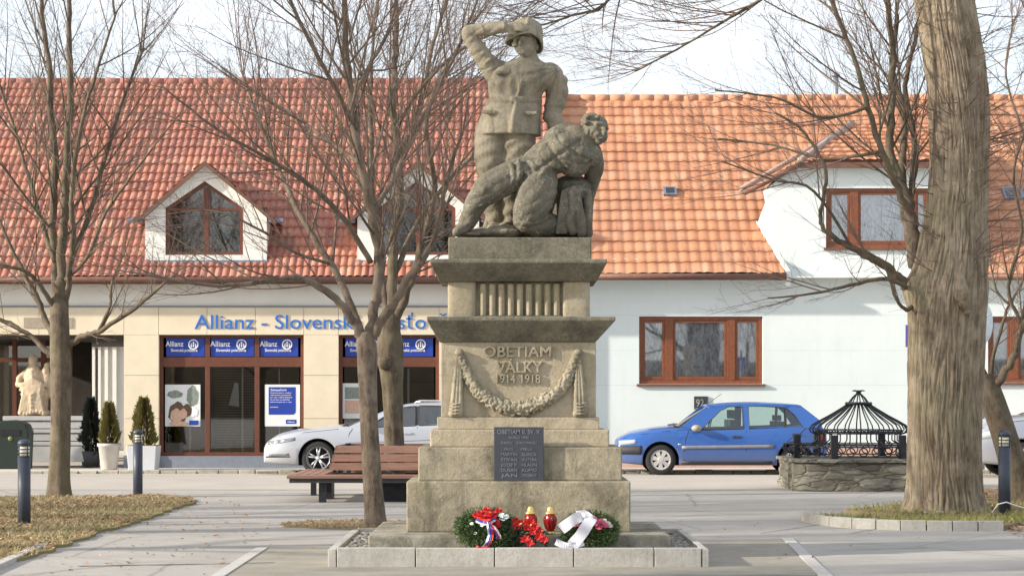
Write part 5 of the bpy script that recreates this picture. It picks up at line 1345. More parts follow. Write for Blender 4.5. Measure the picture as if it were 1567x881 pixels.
front_piece('grille',car,x0,yc,plan,.62,.74,.01,.02,M['black_plastic'],.7); front_piece('front_bumper',car,x0,yc,plan,.34,.50,.0,.015,M['black_plastic'],.9)
mirror(car,x0,yc,surf,1.40,1.13,M['silver_car'])
wp=MB()
for k in (-.45,.1): wp.tube([(x0+1.0,yc+k,1.155),(x0+1.25,yc+k-.3,1.26)],.014,5)
wp.build('wipers',M['black_plastic'],car)

# ------------------------------------------------------------------ bench built square round the trunk
BY,BX,BH=30.75,PX(600,30.75),1.40
bn=thing('tree_bench',(BX,BY,0),'square slatted brown bench built round the trunk behind the middle tree','bench')
zs=.385
for s in range(4):
    rot=Matrix.Rotation(math.pi/2*s,3,'Z'); 
    def tr(mb):
        mb.v=[tuple(rot@Vector((v[0],v[1],0))+Vector((BX,BY,v[2]))) for v in mb.v]; return mb
    for k in range(4):
        o=BH-k*.125; i=o-.112; m=MB(); z=zs-.0
        m.slab([(-o+.003,-o),(o-.003,-o),(i-.003,-i),(-i+.003,-i)],z-.045,z); tr(m).build('seat_slat',M['wood'],bn,bevel=.008)
    for k in range(3):
        o=.86-k*.035; z0=zs+.055+k*.122; wdt=.86+ .0-k*.035
        m=MB(); m.add([(-wdt,-o,z0),(wdt,-o,z0),(wdt-.02,-o+.03,z0+.105),(-wdt+.02,-o+.03,z0+.105),(-wdt+.03,-o+.035,z0),(wdt-.03,-o+.035,z0),(wdt-.05,-o+.065,z0+.105),(-wdt+.05,-o+.065,z0+.105)],[(0,1,2,3),(7,6,5,4),(0,4,5,1),(1,5,6,2),(2,6,7,3),(3,7,4,0)])
        tr(m).build('back_slat',M['wood'],bn,bevel=.006)
    for px in (-.70,.70): m=MB(); m.add([(px-.03,-.825,zs-.05),(px+.03,-.825,zs-.05),(px+.03,-.74,zs+.41),(px-.03,-.74,zs+.41),(px-.03,-.78,zs-.05),(px+.03,-.78,zs-.05),(px+.03,-.70,zs+.41),(px-.03,-.70,zs+.41)],[(0,1,2,3),(7,6,5,4),(0,4,5,1),(1,5,6,2),(2,6,7,3),(3,7,4,0)]); tr(m).build('back_support',M['black_plastic'],bn)
    m=MB(); m.box(-BH+.06,BH-.06,-BH+.03,-BH+.09,zs-.105,zs-.047); tr(m).build('seat_rail',M['black_plastic'],bn)
    for px in (-.91,):
        m=MB(); m.box(px-.05,px+.05,-BH+.12,-BH+.20,0,zs-.107); tr(m).build('leg',M['iron'],bn)
    m=MB(); m.box(-.14,.34,-.95,-.86,0,zs-.05); tr(m).build('leg',M['iron'],bn)

# ------------------------------------------------------------------ bollard lamps
def bollard(loc,label):
    b=thing('bollard_lamp',loc,label,'bollard','bollard lamps along the paths'); x,y,z=loc
    MB().lathe([(.072,-.05),(.072,.80)],(x,y,z),24).build('post',M['bollard'],b)
    h=MB(); h.lathe([(.064,.801),(.064,.925)],(x,y,z),24); h.build('lantern_glass',M['cream_glass'],b)
    for zz in (.802,.842,.884,.924):
        MB().lathe([(.066,zz-.006),(.073,zz-.006),(.073,zz+.006),(.066,zz+.006)],(x,y,z),24).build('lantern_ring',M['bollard'],b)
    m=MB()
    for k in range(4):
        a=math.pi/4+k*math.pi/2; m.tube([(x+.069*math.cos(a),y+.069*math.sin(a),z+.80),(x+.069*math.cos(a),y+.069*math.sin(a),z+.93)],.006,5)
    m.build('lantern_bars',M['bollard'],b)
    MB().lathe([(.074,.931),(.074,.955),(.066,.975),(.045,.992),(.001,.998)],(x,y,z),24).build('cap',M['bollard'],b)
    return b
b1=bollard((PX(37,23.9),23.9,.0),'dark blue grey bollard lamp nearest the left edge on the dry lawn')
b2=copy_tree(b1); b2.location=(PX(211,31.7),31.7,0); b2['label']='bollard lamp on the lawn before the white square planter'
b3=copy_tree(b1); b3.location=(PX(1537,25.3),25.3,.08); b3['label']='bollard lamp at the right edge beside the big trunk, white cable at its foot'
cb=MB(); x,y=PX(1537,25.3),25.3
cb.tube([(x-.16,y-.05,.09),(x-.10,y-.10,.19),(x,y-.095,.215),(x+.1,y-.08,.18),(x+.2,y-.02,.15),(x+.45,y+.05,.10)],.008,6); tag(cb.build('cable',M['sign_white']),'white cable looped round the foot of the right bollard','cable')

# ------------------------------------------------------------------ old well with wrought iron cage
WX,WY,WH=5.66,34.15,1.20; WT=.505
we=thing('old_well',(WX,WY,0),'old rubble stone well with a domed wrought iron cage','well')
m=MB(); nn=14
# rubble wall as an uneven ring of square plan
def ringpt(k,n,o): 
    a=2*math.pi*k/n; c,s=math.cos(a),math.sin(a); f=1/max(abs(c),abs(s)); f=min(f,1.30); return WX+o*f*c, WY+o*f*s
n=64; rows=9
vs=[]
for j in range(rows+1):
    z=-.03+(WT-.05+.03)*j/rows
    for k in range(n):
        x,y=ringpt(k,n,WH-.02+.028*noise.noise((math.cos(k*.0982)*9,math.sin(k*.0982)*9,z*7))+.03*noise.noise((k*1.7,z*20,0))); vs.append((x,y,z))
fs=[(j*n+k,j*n+(k+1)%n,(j+1)*n+(k+1)%n,(j+1)*n+k) for j in range(rows) for k in range(n)]+[tuple(range(n-1,-1,-1)),tuple(range(rows*n,(rows+1)*n))]
m.add(vs,fs,0,True); m.build('stone_wall',M['rubble'],we)
cp=MB(); cp.slab([ringpt(k,n,WH+.02+.012*noise.noise((k*.9,3,0))) for k in range(n)],WT-.05,WT); cp.build('coping',M['rubble'],we,bevel=.008)
ir=MB(); N=26
RB,RR,ZR=1.08,.70,.905
# lower railing: two rings with circles between, posts
def circ(mb,r,z,th,n=48): mb.tube([(WX+r*math.cos(2*math.pi*k/n),WY+r*math.sin(2*math.pi*k/n),z) for k in range(n+1)],th,6,cap=False)
circ(ir,RB,WT+.03,.014); circ(ir,RB,WT+.19,.013); circ(ir,RB-.01,WT+.215,.010)
for k in range(34):
    a=2*math.pi*k/34; c=Vector((WX+RB*math.cos(a),WY+RB*math.sin(a),WT+.11)); t=Vector((-math.sin(a),math.cos(a),0))
    ir.tube([c+t*.066*math.cos(q)+Vector((0,0,.066*math.sin(q))) for q in [2*math.pi*i/14 for i in range(15)]],.011,5,cap=False)
ir.build('circle_railing',M['iron'],we)
for a in (R(-60),R(-120),R(-165),R(-15),R(60),R(120)):
    c=(WX+RB*math.cos(a),WY+RB*math.sin(a)); MB().box(c[0]-.055,c[0]+.055,c[1]-.055,c[1]+.055,WT-.01,ZR-.02).build('post',M['iron'],we,bevel=.008)
bb=MB()     # bulging basket bars at the outer foot of the cage
for k in range(44):
    a=2*math.pi*k/44; cc=Vector((math.cos(a),math.sin(a),0)); o=Vector((WX,WY,0))
    if abs(math.cos(a))<.55 : continue
    bb.tube([o+cc*(RB+.0)+Vector((0,0,WT+.215)),o+cc*(RB+.13)+Vector((0,0,WT+.225)),o+cc*(RB+.155)+Vector((0,0,WT+.17)),o+cc*(RB+.10)+Vector((0,0,WT+.10)),o+cc*(RB+.0)+Vector((0,0,WT+.06))],.010,5)
bb.build('bulging_bars',M['iron'],we)
rg=MB(); circ(rg,RR,ZR,.016); circ(rg,RR-.02,ZR+.05,.009)
for k in range(40):
    a=2*math.pi*k/40; c=Vector((WX+RR*math.cos(a),WY+RR*math.sin(a),ZR+.012)); t=Vector((-math.sin(a),math.cos(a),0))
    rg.tube([c-t*.05,c-t*.02+Vector((0,0,.03)),c+t*.02-Vector((0,0,.0)),c+t*.05+Vector((0,0,.035))],.008,4)
rg.build('rim_ring',M['iron'],we)
rb=MB()
for k in range(N):
    a=2*math.pi*k/N; cc=Vector((math.cos(a),math.sin(a),0)); o=Vector((WX,WY,0))
    prof=[(RR+.10,WT+.21),(RR-.02,ZR-.12),(RR-.02,ZR-.02),(RR+.07,ZR+.01),(RR+.105,ZR+.06),(RR+.06,ZR+.13),(RR-.06,ZR+.20),(RR-.22,ZR+.285),(.33,ZR+.375),(.19,ZR+.465)]
    rb.tube([o+cc*r+Vector((0,0,z)) for r,z in prof],.0115,6)
rb.build('cage_ribs',M['iron'],we)
co=MB(); co.lathe([(.12,ZR+.455),(.21,ZR+.455),(.225,ZR+.48),(.21,ZR+.505),(.12,ZR+.505)],(WX,WY,0),28); co.build('collar',M['iron'],we)
fi=MB()
for k in range(8):
    a=2*math.pi*k/8; cc=Vector((math.cos(a),math.sin(a),0)); o=Vector((WX,WY,0))
    fi.tube([o+cc*r+Vector((0,0,z)) for r,z in ((.16,ZR+.50),(.10,ZR+.58),(.035,ZR+.64),(.03,ZR+.67),(.07,ZR+.695),(.10,ZR+.685))],.010,5)
fi.ball((WX,WY,ZR+.65),.035); fi.build('finial',M['iron'],we)

# ------------------------------------------------------------------ wreaths, flowers, lanterns
def petals(mb,c,r,n,m=0,flat=.5,up=Vector((0,-.5,.85))):
    """one flower head: layered cupped petals"""
    up=up.normalized(); u=up.orthogonal().normalized(); w=up.cross(u)
    for l in range(3):
        k=max(3,n-l*2); rr=r*(1-.28*l)
        for i in range(k):
            a=2*math.pi*i/k+l*.5+random.uniform(-.2,.2); d=u*math.cos(a)+w*math.sin(a); t=up.cross(d)
            o=c+up*(r*.16*l); tip=o+d*rr+up*rr*(.15+.35*l)*flat*2
            mb.add([o,o+d*rr*.55+t*rr*.42+up*rr*.18*(l+1)*flat,tip,o+d*rr*.55-t*rr*.42+up*rr*.18*(l+1)*flat,o+d*rr*.55+up*rr*.05],[(0,1,4),(1,2,4),(2,3,4),(3,0,4)],m)
def fir_ring(mb,c,rx,rz,tube_r,n,tilt,m=0,arc=(0,6.283)):
    q=Matrix.Rotation(tilt,3,'X')
    for _ in range(n):
        a=random.uniform(*arc); b=random.uniform(0,6.283); rr=tube_r*random.uniform(.25,1.05)
        p=Vector(((rx+rr*math.cos(b))*math.cos(a),rr*math.sin(b)*.9,(rz+rr*math.cos(b))*math.sin(a)))
        d=Vector((math.cos(a)*math.cos(b)+random.uniform(-.8,.8),math.sin(b)+random.uniform(-.6,.6),math.sin(a)*math.cos(b)+random.uniform(-.8,.8))).normalized()
        p=q@p+c; d=q@d; l=random.uniform(.022,.05); t=d.orthogonal().normalized(); t2=d.cross(t)
        for s in (t,t2): mb.add([p-s*.0035,p+s*.0035,p+d*l],[(0,1,2)],m)
        for k in range(3):
            e=(d+t*random.uniform(-1,1)+t2*random.uniform(-1,1)).normalized(); mb.add([p+d*l*.2*k-t*.003,p+d*l*.2*k+t*.003,p+d*l*.2*k+e*.024],[(0,1,2)],m)
def ribbon(mb,pts,w,m=0,wd=None,twist=None):
    pts=[Vector(p) for p in pts]; vs=[];n=len(pts)
    for i,p in enumerate(pts):
        t=(pts[min(i+1,n-1)]-pts[max(i-1,0)]).normalized(); s=t.cross(Vector((0,-1,0)) if wd is None else wd).normalized()
        ww=w*(1+.03*math.sin(i*.9)); lf=Vector((0,.010*math.sin(i*.55),0)); vs+= [p-s*ww/2-lf,p+s*ww/2+lf,p-s*ww/2+Vector((0,.003,0))-lf,p+s*ww/2+Vector((0,.003,0))+lf]
    fs=[]
    for i in range(n-1):
        a,b=i*4,i*4+4; fs+=[(a,a+1,b+1,b),(a+2,b+2,b+3,a+3),(a,b,b+2,a+2),(a+1,a+3,b+3,b+1)]
    mb.add(vs,fs,m,False)
def curve(pts,n=6):
    q=[];m=len(pts); pts=[Vector(p) for p in pts]
    for i in range(m-1):
        p0,p1,p2,p3=pts[max(i-1,0)],pts[i],pts[i+1],pts[min(i+2,m-1)]
        for k in range(n):
            t=k/n; q.append(.5*((2*p1)+(p2-p0)*t+(2*p0-5*p1+4*p2-p3)*t*t+(3*p1-p0-3*p2+p3)*t**3))
    return q+[pts[-1]]
WYF=18.33; w_=lambda px,py,d=0: Vector((PX(px,WYF),WYF+d,PZ(py,WYF)))
wl=thing('wreath',(PX(745,WYF),WYF,KH-.03),'fir wreath with red and white carnations and a tricolour ribbon','wreath','wreaths laid at the memorial')
f=MB(); fir_ring(f,w_(744,809,.02),.185,.105,.095,4300,R(-32)); fir_ring(f,w_(772,815,.03),.12,.06,.08,1400,R(-40)); f.build('fir_ring',M['fir'],wl,norm=False)
f=MB()
for px,py,d in ((735,785,-.05),(745,780,-.05),(756,786,-.06),(740,791,-.08),(752,792,-.09),(729,788,-.04),(748,786,-.09),(763,781,-.03)): petals(f,w_(px,py,d),.042,9)
for px,py in ((760,797),(762,803)): petals(f,w_(px,py,-.10),.034,8)
f.build('red_carnations',M['red_petal'],wl,norm=False)
f=MB()
for px,py in ((768,788),(774,790),(770,793)): petals(f,w_(px,py,-.07),.036,9)
for px,py in ((738,803),(722,800),(728,815)): petals(f,w_(px,py,-.10),.022,7)
f.build('white_carnations',M['white_petal'],wl,norm=False)
f=MB(); 
top=curve([w_(729,793,-.10),w_(740,797,-.13),w_(750,796,-.135),w_(759,791,-.12)])
tail=curve([w_(748,796,-.135),w_(750,806,-.15),w_(751,817,-.165),w_(747,828,-.18),w_(741,836,-.19)])
for k,(o,m_) in enumerate(((-.017,0),(0,1),(.017,2))):
    ribbon(f,[p+Vector((o*.3,0,o)) for p in top],.017,m_); ribbon(f,[p+Vector((o,0.0,0)) for p in tail],.017,m_)
tail2=curve([w_(746,798,-.13),w_(756,806,-.15),w_(762,816,-.15),w_(764,822,-.14)])
for o,m_ in ((-.014,1),(0,2),(.014,0)): ribbon(f,[p+Vector((o,0,0)) for p in tail2],.014,m_)
tail3=curve([w_(746,833,-.19),w_(738,837,-.2),w_(731,834,-.2),w_(730,838,-.2)])
for o,m_ in ((-.008,0),(.006,2)): ribbon(f,[p+Vector((0,0,o)) for p in tail3],.014,m_)
f.build('tricolour_ribbon',[M['white_ribbon'],M['ribbon_blue'],M['red_petal']],wl)
f=MB()
for _ in range(420):
    p=w_(random.uniform(775,798),random.uniform(802,834),random.uniform(-.08,.06)); a=random.uniform(0,6.28); d=Vector((math.cos(a),random.uniform(-.6,0),math.sin(a)*.7)); t=d.orthogonal().normalized(); l=random.uniform(.02,.045)
    f.add([p,p+d*l*.5+t*l*.22,p+d*l,p+d*l*.5-t*l*.22],[(0,1,2,3)])
f.build('dark_leaves',M['dark_leaf'],wl,norm=False)
wr_=thing('wreath',(PX(905,WYF),WYF,KH-.03),'fir wreath with pink roses and a broad white ribbon','wreath','wreaths laid at the memorial')
f=MB(); fir_ring(f,w_(903,811,.03),.175,.10,.085,3800,R(-32)); f.build('fir_ring',M['fir'],wr_,norm=False)
for px,py,dd,rr_ in ((911,800,-.08,.038),(919,797,-.08,.038),(925,803,-.08,.038),(916,806,-.08,.038),(908,793,-.08,.038),(880,797,-.06,.03),(884,802,-.06,.03),(878,803,-.06,.03)):
    f=MB(); petals(f,w_(px,py,dd),rr_,8); f.build('pink_rose',M['pink_petal'],wr_,norm=False)
f=MB()
for px,py in ((930,800),(933,804),(924,796)): petals(f,w_(px,py,-.06),.03,8)
f.build('pale_roses',M['pale_petal'],wr_,norm=False)
f=MB(); ribbon(f,curve([w_(905,789,-.12),w_(897,802,-.155),w_(887,817,-.175),w_(874,832,-.19)]),.10)
ribbon(f,curve([w_(896,787,-.10),w_(884,790,-.125),w_(872,797,-.13),w_(858,808,-.12)]),.095); ribbon(f,curve([w_(892,827,-.17),w_(880,831,-.185),w_(865,832,-.19),w_(850,826,-.185)]),.055)
ribbon(f,curve([w_(882,786,-.10),w_(892,784,-.12),w_(900,788,-.125),w_(906,793,-.12)]),.06)
f.build('white_ribbon',M['white_ribbon'],wr_)
pt=thing('poinsettia',(PX(810,WYF),WYF,KH-.03),'loose bunch of red silk flowers lying between the two wreaths','flowers')
f=MB()
for px,py,d,r in ((790,796,-.02,.055),(797,800,-.04,.06),(806,806,-.05,.05),(812,800,-.05,.055),(818,805,-.06,.06),(825,812,-.07,.045),(824,819,-.08,.05),(803,823,-.12,.06),(810,828,-.13,.05),(833,823,-.10,.05),(790,804,-.05,.05),(815,812,-.08,.05),(813,795,-.03,.04)):
    for i in range(7):
        a=i*.9+random.uniform(-.3,.3); dd=Vector((math.cos(a),-.25,math.sin(a)*.8)); t=dd.cross(Vector((0,-1,0))).normalized(); c=w_(px,py,d); l=r*random.uniform(.7,1.1)
        f.add([c,c+dd*l*.5+t*l*.28+Vector((0,-.012,0)),c+dd*l,c+dd*l*.5-t*l*.28+Vector((0,-.012,0)),c+dd*l*.5+Vector((0,.0,0))],[(0,1,4),(1,2,4),(2,3,4),(3,0,4)])
f.build('red_petals',M['red_petal'],pt,norm=False)
f=MB()
for px,py in ((797,800),(812,802),(824,818),(806,824)):
    for k in range(6): f.ball(w_(px+random.uniform(-1.5,1.5),py+random.uniform(-1.5,1.5),-.075),.006,None,6,4)
f.build('flower_centres',M['gold'],pt)
f=MB()
for _ in range(160):
    p=w_(random.uniform(784,836),random.uniform(806,832),random.uniform(-.06,.02)); a=random.uniform(0,6.28); d=Vector((math.cos(a),random.uniform(-.6,0),math.sin(a)*.6)); t=d.orthogonal().normalized(); l=random.uniform(.03,.055)
    f.add([p,p+d*l*.5+t*l*.25,p+d*l,p+d*l*.5-t*l*.25],[(0,1,2,3)])
f.build('leaves',M['dark_leaf'],pt,norm=False)
def lantern(px,label,d,k=1.0):
    y=WYF+d; x=PX(px,y); z=ST_
    l=thing('grave_lantern',(x,y,z),label,'lantern','grave lanterns')
    zb=PZ(814,y)-z if False else .03
    m=MB(); m.lathe([(.036,.0),(.046,.004),(.046,.018),(.038,.03)],(x,y,z),20); m.build('foot',M['gold'],l)
    m=MB(); m.lathe([(.038,.031),(.043,.05),(.060,.10),(.064,.135),(.054,.165),(.048,.18)],(x,y,z),20)
    for q in range(10):
        a=2*math.pi*q/10; m.tube([(x+r*math.cos(a),y+r*math.sin(a),z+h) for r,h in ((.043,.05),(.060,.10),(.064,.135),(.054,.165))],.006,5)
    m.build('red_glass',M['red_glass'],l)
    m=MB(); m.lathe([(.05,.181),(.056,.185),(.056,.196),(.042,.204),(.032,.225),(.030,.240),(.018,.256),(.001,.262)],(x,y,z),20); m.build('cap',M['gold'],l)
    return l
l1=lantern(812,'red glass grave lantern with gold cap, half hidden by red flowers',.30); l2=lantern(842,'red glass grave lantern with gold cap beside the white ribbon',.29)
for l in (l1,l2): l.location.z=ST_-.06 if False else l.location.z
def lift(l,s): l.scale=(s,s,s*1.12)
lift(l1,.88); lift(l2,.88)

# ------------------------------------------------------------------ before the passage: planters, bin, pale statue on steps, shrub
def cone_shrub(parent,x,y,z0,h,r,mat,n=1500,seed=1,name='foliage'):
    rnd=random.Random(seed); mb=MB()
    for _ in range(n):
        t=rnd.random()**.8; a=rnd.uniform(0,6.283); rr=r*(1.0-t)**.75*(.75+.35*noise.noise((math.cos(a)*1.5+seed,math.sin(a)*1.5,t*5)))*rnd.uniform(.45,1.08)+.02
        if t<.12: rr*=.6+t*3.3
        c=Vector((x+rr*math.cos(a),y+rr*math.sin(a),z0+h*t)); d=Vector((math.cos(a)*.6,math.sin(a)*.6,rnd.uniform(.3,1.3))).normalized()
        s=d.cross(Vector((math.cos(a+1.2),math.sin(a+1.2),.1))).normalized(); l=rnd.uniform(.05,.11); w=l*.28
        mb.add([c-d*l*.3,c+s*w,c+d*l,c-s*w],[(0,1,2,3)])
    return mb.build(name,mat,parent,norm=False)
x,y=PX(167,41.9),41.9
p1=thing('potted_conifer',(x,y,.045),'small cone shaped conifer in a round pale pot','potted plant','potted conifers by the shopfront')
MB().lathe([(.15,0),(.165,.02),(.21,.46),(.235,.47),(.235,.53),(.205,.53),(.20,.49),(.001,.49)],(x,y,.045),28).build('pot',M['pot'],p1)
cone_shrub(p1,x,y,.52,.84,.25,M['thuja'],2200,3); MB().tube([(x,y,.5),(x,y,1.25)],[.02,.006],6).build('stem',M['bark'],p1)
x,y=PX(220,41.7),41.7
p2=thing('potted_conifer',(x,y,.045),'ragged conifer in a square white planter before the limestone pier','potted plant','potted conifers by the shopfront')
m=MB(); m.frustum((x-.26,x+.26,y-.26,y+.26,.045),(x-.30,x+.30,y-.30,y+.30,.53)); m.build('pot',M['white_pot'],p2,bevel=.012)
MB().box(x-.27,x+.27,y-.27,y+.27,.53,.545).build('soil',M['soil'],p2)
cone_shrub(p2,x,y,.54,.92,.33,M['thuja'],2400,8); MB().tube([(x,y,.5),(x,y,1.4)],[.02,.006],6).build('stem',M['bark'],p2)
x,y=PX(139,43.3),43.3
p3=thing('dark_shrub',(x,y,.045),'dark evergreen bush in the shade of the passage beside the round pot','shrub')
cone_shrub(p3,x,y,.3,1.15,.34,M['dark_leaf'],2200,14); m=MB(); m.lathe([(.17,0),(.22,.34),(.001,.34)],(x,y,.045),20); m.build('pot',M['black_plastic'],p3)
x,y=PX(16,42.3),42.3
p4=thing('litter_bin',(x,y,.045),'dark green rounded litter bin at the left edge','bin')
m=MB(); prof=[(-.33,0),(.33,0),(.36,.75),(.30,.90),(.18,.97),(0,.99),(-.18,.97),(-.30,.90),(-.36,.75)]
m.prism([(x+a,.045+b) for a,b in prof],y,y+.5); m.build('body',M['green_metal'],p4,bevel=.02)
m=MB(); m.box(x-.2,x+.2,y-.01,y-.002,.72,.84); m.build('opening',M['dark_gap'],p4); m=MB(); m.lathe([(.05,0),(.05,.004),(.001,.004)],(0,0,0),14); m.v=[(x+a,y-.004-c,.66+b) for a,b,c in m.v]; m.build('emblem',simple('yellow_green_emblem',(.14,.16,.04),.6),p4)
ys=43.25; sx=lambda px: PX(px,ys); sz=lambda py: PZ(py,ys)
p5=thing('stepped_plinth',(sx(72),ys,.045),'pale stepped stone plinth with ledges in the passage under the statue','plinth')
for k,(a,b,zt,zb,o) in enumerate(((6,128,636,643,.0),(8,126,644,655,.06),(5,129,656,662,.0),(8,126,663,674,.05),(4,130,675,681,-.02),(2,132,682,706,.0))):
    MB().box(sx(a),sx(b),ys-.10+o*.5,ys+.75-o,max(.046,sz(zb)),sz(zt)-.003).build('ledge',M['pale_stone'],p5,bevel=.01)
p6=thing('court_statue',(sx(47),ys,sz(636)),'cream baroque statue in flowing robes on the pale plinth in the passage','statue')
b=MB(); U2=ys/F
def S2(px,py,d=0): return Vector((sx(px),ys+.3+d,sz(py)))
def limb2(pts): b.caps([S2(a,c,d) for a,c,d,_ in pts],[r*U2 for *_,r in pts],12)
limb2([(48,628,0,20),(48,618,0,21),(50,604,0,19),(48,590,0,16),(46,578,0,15),(46,570,0,13)])
limb2([(46,572,0,11),(45,564,0,6),(45,558,-.02,5)]); b.ball(S2(45,552,-.02),(.085,.10,.11)); b.ball(S2(45,549,.03),(.10,.10,.10))
limb2([(34,572,0,7),(26,579,-.05,6),(25,588,-.12,5),(33,590,-.2,4)]); limb2([(58,572,0,7),(66,578,-.05,6),(67,588,-.1,5),(60,592,-.18,4)])
b.ball(S2(66,568,-.05),(.08,.09,.12)); b.ball(S2(67,559,-.05),(.055,.06,.065)); limb2([(68,574,-.05,6),(72,590,-.03,7),(71,604,0,6)])
for k in range(9): limb2([(34+k*3.4,578+abs(k-4)*2,-.20,2.2),(36+k*3.0,600,-.27,2.6),(30+k*4.4,630,-.28,3)])
for k in range(5): limb2([(30+k*2,596+k*7,-.22,2.5),(48,604+k*6,-.3,3),(66-k,596+k*7,-.22,2.5)])
for k in range(8): b.ball(S2(32+k*5,631+2*math.sin(k),-.1),(.10,.25,.08))
remesh(b,'figure',M['cream_stone'],p6,.016,2,.5,lambda p,n:.006*noise.noise(p*14))

# street sign by the big trunk
ysg=31.5; x=PX(1391,ysg)
sg=thing('street_sign',(x,ysg,0),'purple sign on a thin grey post almost hidden by the big trunk','sign')
MB().tube([(x+.06,ysg,-.05),(x+.06,ysg,2.75)],.03,10).build('post',M['zinc'],sg)
MB().box(x-.06,x+.18,ysg-.05,ysg-.031,PZ(531,ysg),PZ(497,ysg)).build('panel',simple('violet_sign',(.16,.12,.42),.5),sg)
ysm=41.9; xm_=PX(1505,ysm)
mr=thing('traffic_mirror',(xm_,ysm,.045),'pale oval board on a post beside the right window behind the trunk','mirror')
m=MB(); m.lathe([(.001,0),(.28,0),(.30,.02),(.28,.05),(.001,.06)],n=28); m.v=[(xm_+a*.62,ysm-c,PZ(494,ysm)+b*1.35) for a,b,c in m.v]; m.build('board',simple('pale_grey_enamel',(.62,.68,.72),.4),mr)
MB().tube([(xm_,ysm+.03,.0),(xm_,ysm+.03,PZ(480,ysm))],.03,8).build('post',M['zinc'],mr)
# loose stones lying at the foot of the big tree
for px,py,s,lb in ((1480,774,.26,'flat grey stone slab lying at the foot of the big trunk'),):
    g=G(px,py,BS); m=MB(); m.slab([(g.x-s,g.y-.1),(g.x+s*.8,g.y-.16),(g.x+s,g.y+.16),(g.x-s*.7,g.y+.2)],.02,.115); tag(m.build('stone_slab',M['old_wall'],bevel=.015),lb,'stone')
cs=MB()
for _ in range(60):
    px=random.uniform(1395,1480); g=G(px,random.uniform(767,785),BS); s=random.uniform(.02,.05); cs.ball((g.x,g.y,BS+s*.2),(s*1.4,s,s*.6),Matrix.Rotation(random.uniform(0,3),3,'Z'),6,5)
tag(cs.build('stone_chips',M['chip']),kind='stuff')
# ------------------------------------------------------------------ bare trees
def cr(pts,n=5):
    m=len(pts); q=[]
    for i in range(m-1):
        p0,p1,p2,p3=pts[max(i-1,0)],pts[i],pts[i+1],pts[min(i+2,m-1)]
        for k in range(n):
            t=k/n; q.append(tuple(.5*((2*p1[j])+(p2[j]-p0[j])*t+(2*p0[j]-5*p1[j]+4*p2[j]-p3[j])*t*t+(3*p1[j]-p0[j]-3*p2[j]+p3[j])*t**3) for j in range(len(p1))))
    return q+[pts[-1]]
class Tree:
    def __init__(s,seed,Y,minr=.0016,twigmin=.0022): s.r=random.Random(seed); s.Y=Y; s.limbs=MB(); s.tw=MB(); s.count=0; s.minr=minr; s.thin=.66
    def px(s,pts):
        """(px,py,depth,radius px) -> world polyline with radii, gently wobbled"""
        P_=[]; R_=[]
        for a,b,d,r in cr(pts,5):
            P_.append(P(a,b,s.Y)+Vector((0,d,0))); R_.append(max(.004,r*s.thin*s.Y/F))
        return P_,R_
    def limb(s,pts,kids=14,t0=.15,L=(.9,2.2),lev=1,n=9,bud=True):
        P_,R_=s.px(pts)
        for i in range(1,len(P_)-1):
            w=R_[i]*.35; P_[i]+=Vector((s.r.uniform(-w,w),s.r.uniform(-w,w),s.r.uniform(-w,w)))
        s.limbs.tube(P_,R_,n); s.kids(P_,R_,int(kids*.95),t0,L,lev)
        if R_[-1]>.01: s.kids(P_[-3:],R_[-3:],4,.6,L,lev,tip=True)
        return P_,R_
    def kids(s,P_,R_,k,t0,L,lev,tip=False):
        n=len(P_)-1
        for j in range(k):
            t=t0+(1-t0)*(j+s.r.random())/k; i=min(n-1,int(t*n)); f=t*n-i
            p=P_[i].lerp(P_[i+1],f); r=R_[i]+(R_[i+1]-R_[i])*f; d=(P_[i+1]-P_[i]).normalized()
            ang=R(s.r.uniform(25,55)) if not tip else R(s.r.uniform(8,30)); az=s.r.uniform(0,6.283)
            u=d.orthogonal().normalized(); u=(Matrix.Rotation(az,3,d)@u)
            nd=(d*math.cos(ang)+u*math.sin(ang)); nd.z=max(nd.z+.10,-.25); nd.normalize()
            le=s.r.uniform(*L)*(1-.40*t)*(1.6 if lev<2 else 1.1)
            s.branch(p,nd,le,min(r*.55,.0032+.0056*le*(1 if lev<2 else .75)),lev)
    def branch(s,p,d,le,r,lev):
        seg=max(3,int(le/.16)); seg=min(seg,11); P_=[p]; R_=[r]; d=d.copy()
        for i in range(seg):
            w=.06 if lev<3 else .10
            d=d+Vector((s.r.uniform(-w,w),s.r.uniform(-w,w),s.r.uniform(-w,w)+.035)); d.normalize()
            p=p+d*(le/seg); P_.append(p); R_.append(max(s.minr,r*(1-.78*(i+1)/seg)))
        (s.limbs if r>.011 else s.tw).tube(P_,R_,6 if r>.012 else (4 if r>.006 else 3),cap=False); s.count+=1
        if lev<4 and le>.26:
            k={1:int(4+le*3.2),2:int(2+le*3.4),3:int(1+le*2.4)}[lev]
            s.kids(P_,R_,k,.10,(le*.25,le*.6),lev+1)
    def build(s,name,label,base,trunk_mat,limb_mat,twig_mat,trunk,group='bare trees on the square'):
        t=thing(name,base,label,'tree',group)
        trunk.build('trunk',trunk_mat,t,norm=False)
        s.limbs.build('branches',limb_mat,t,norm=False); s.tw.build('twigs',twig_mat,t,norm=False)
        return t
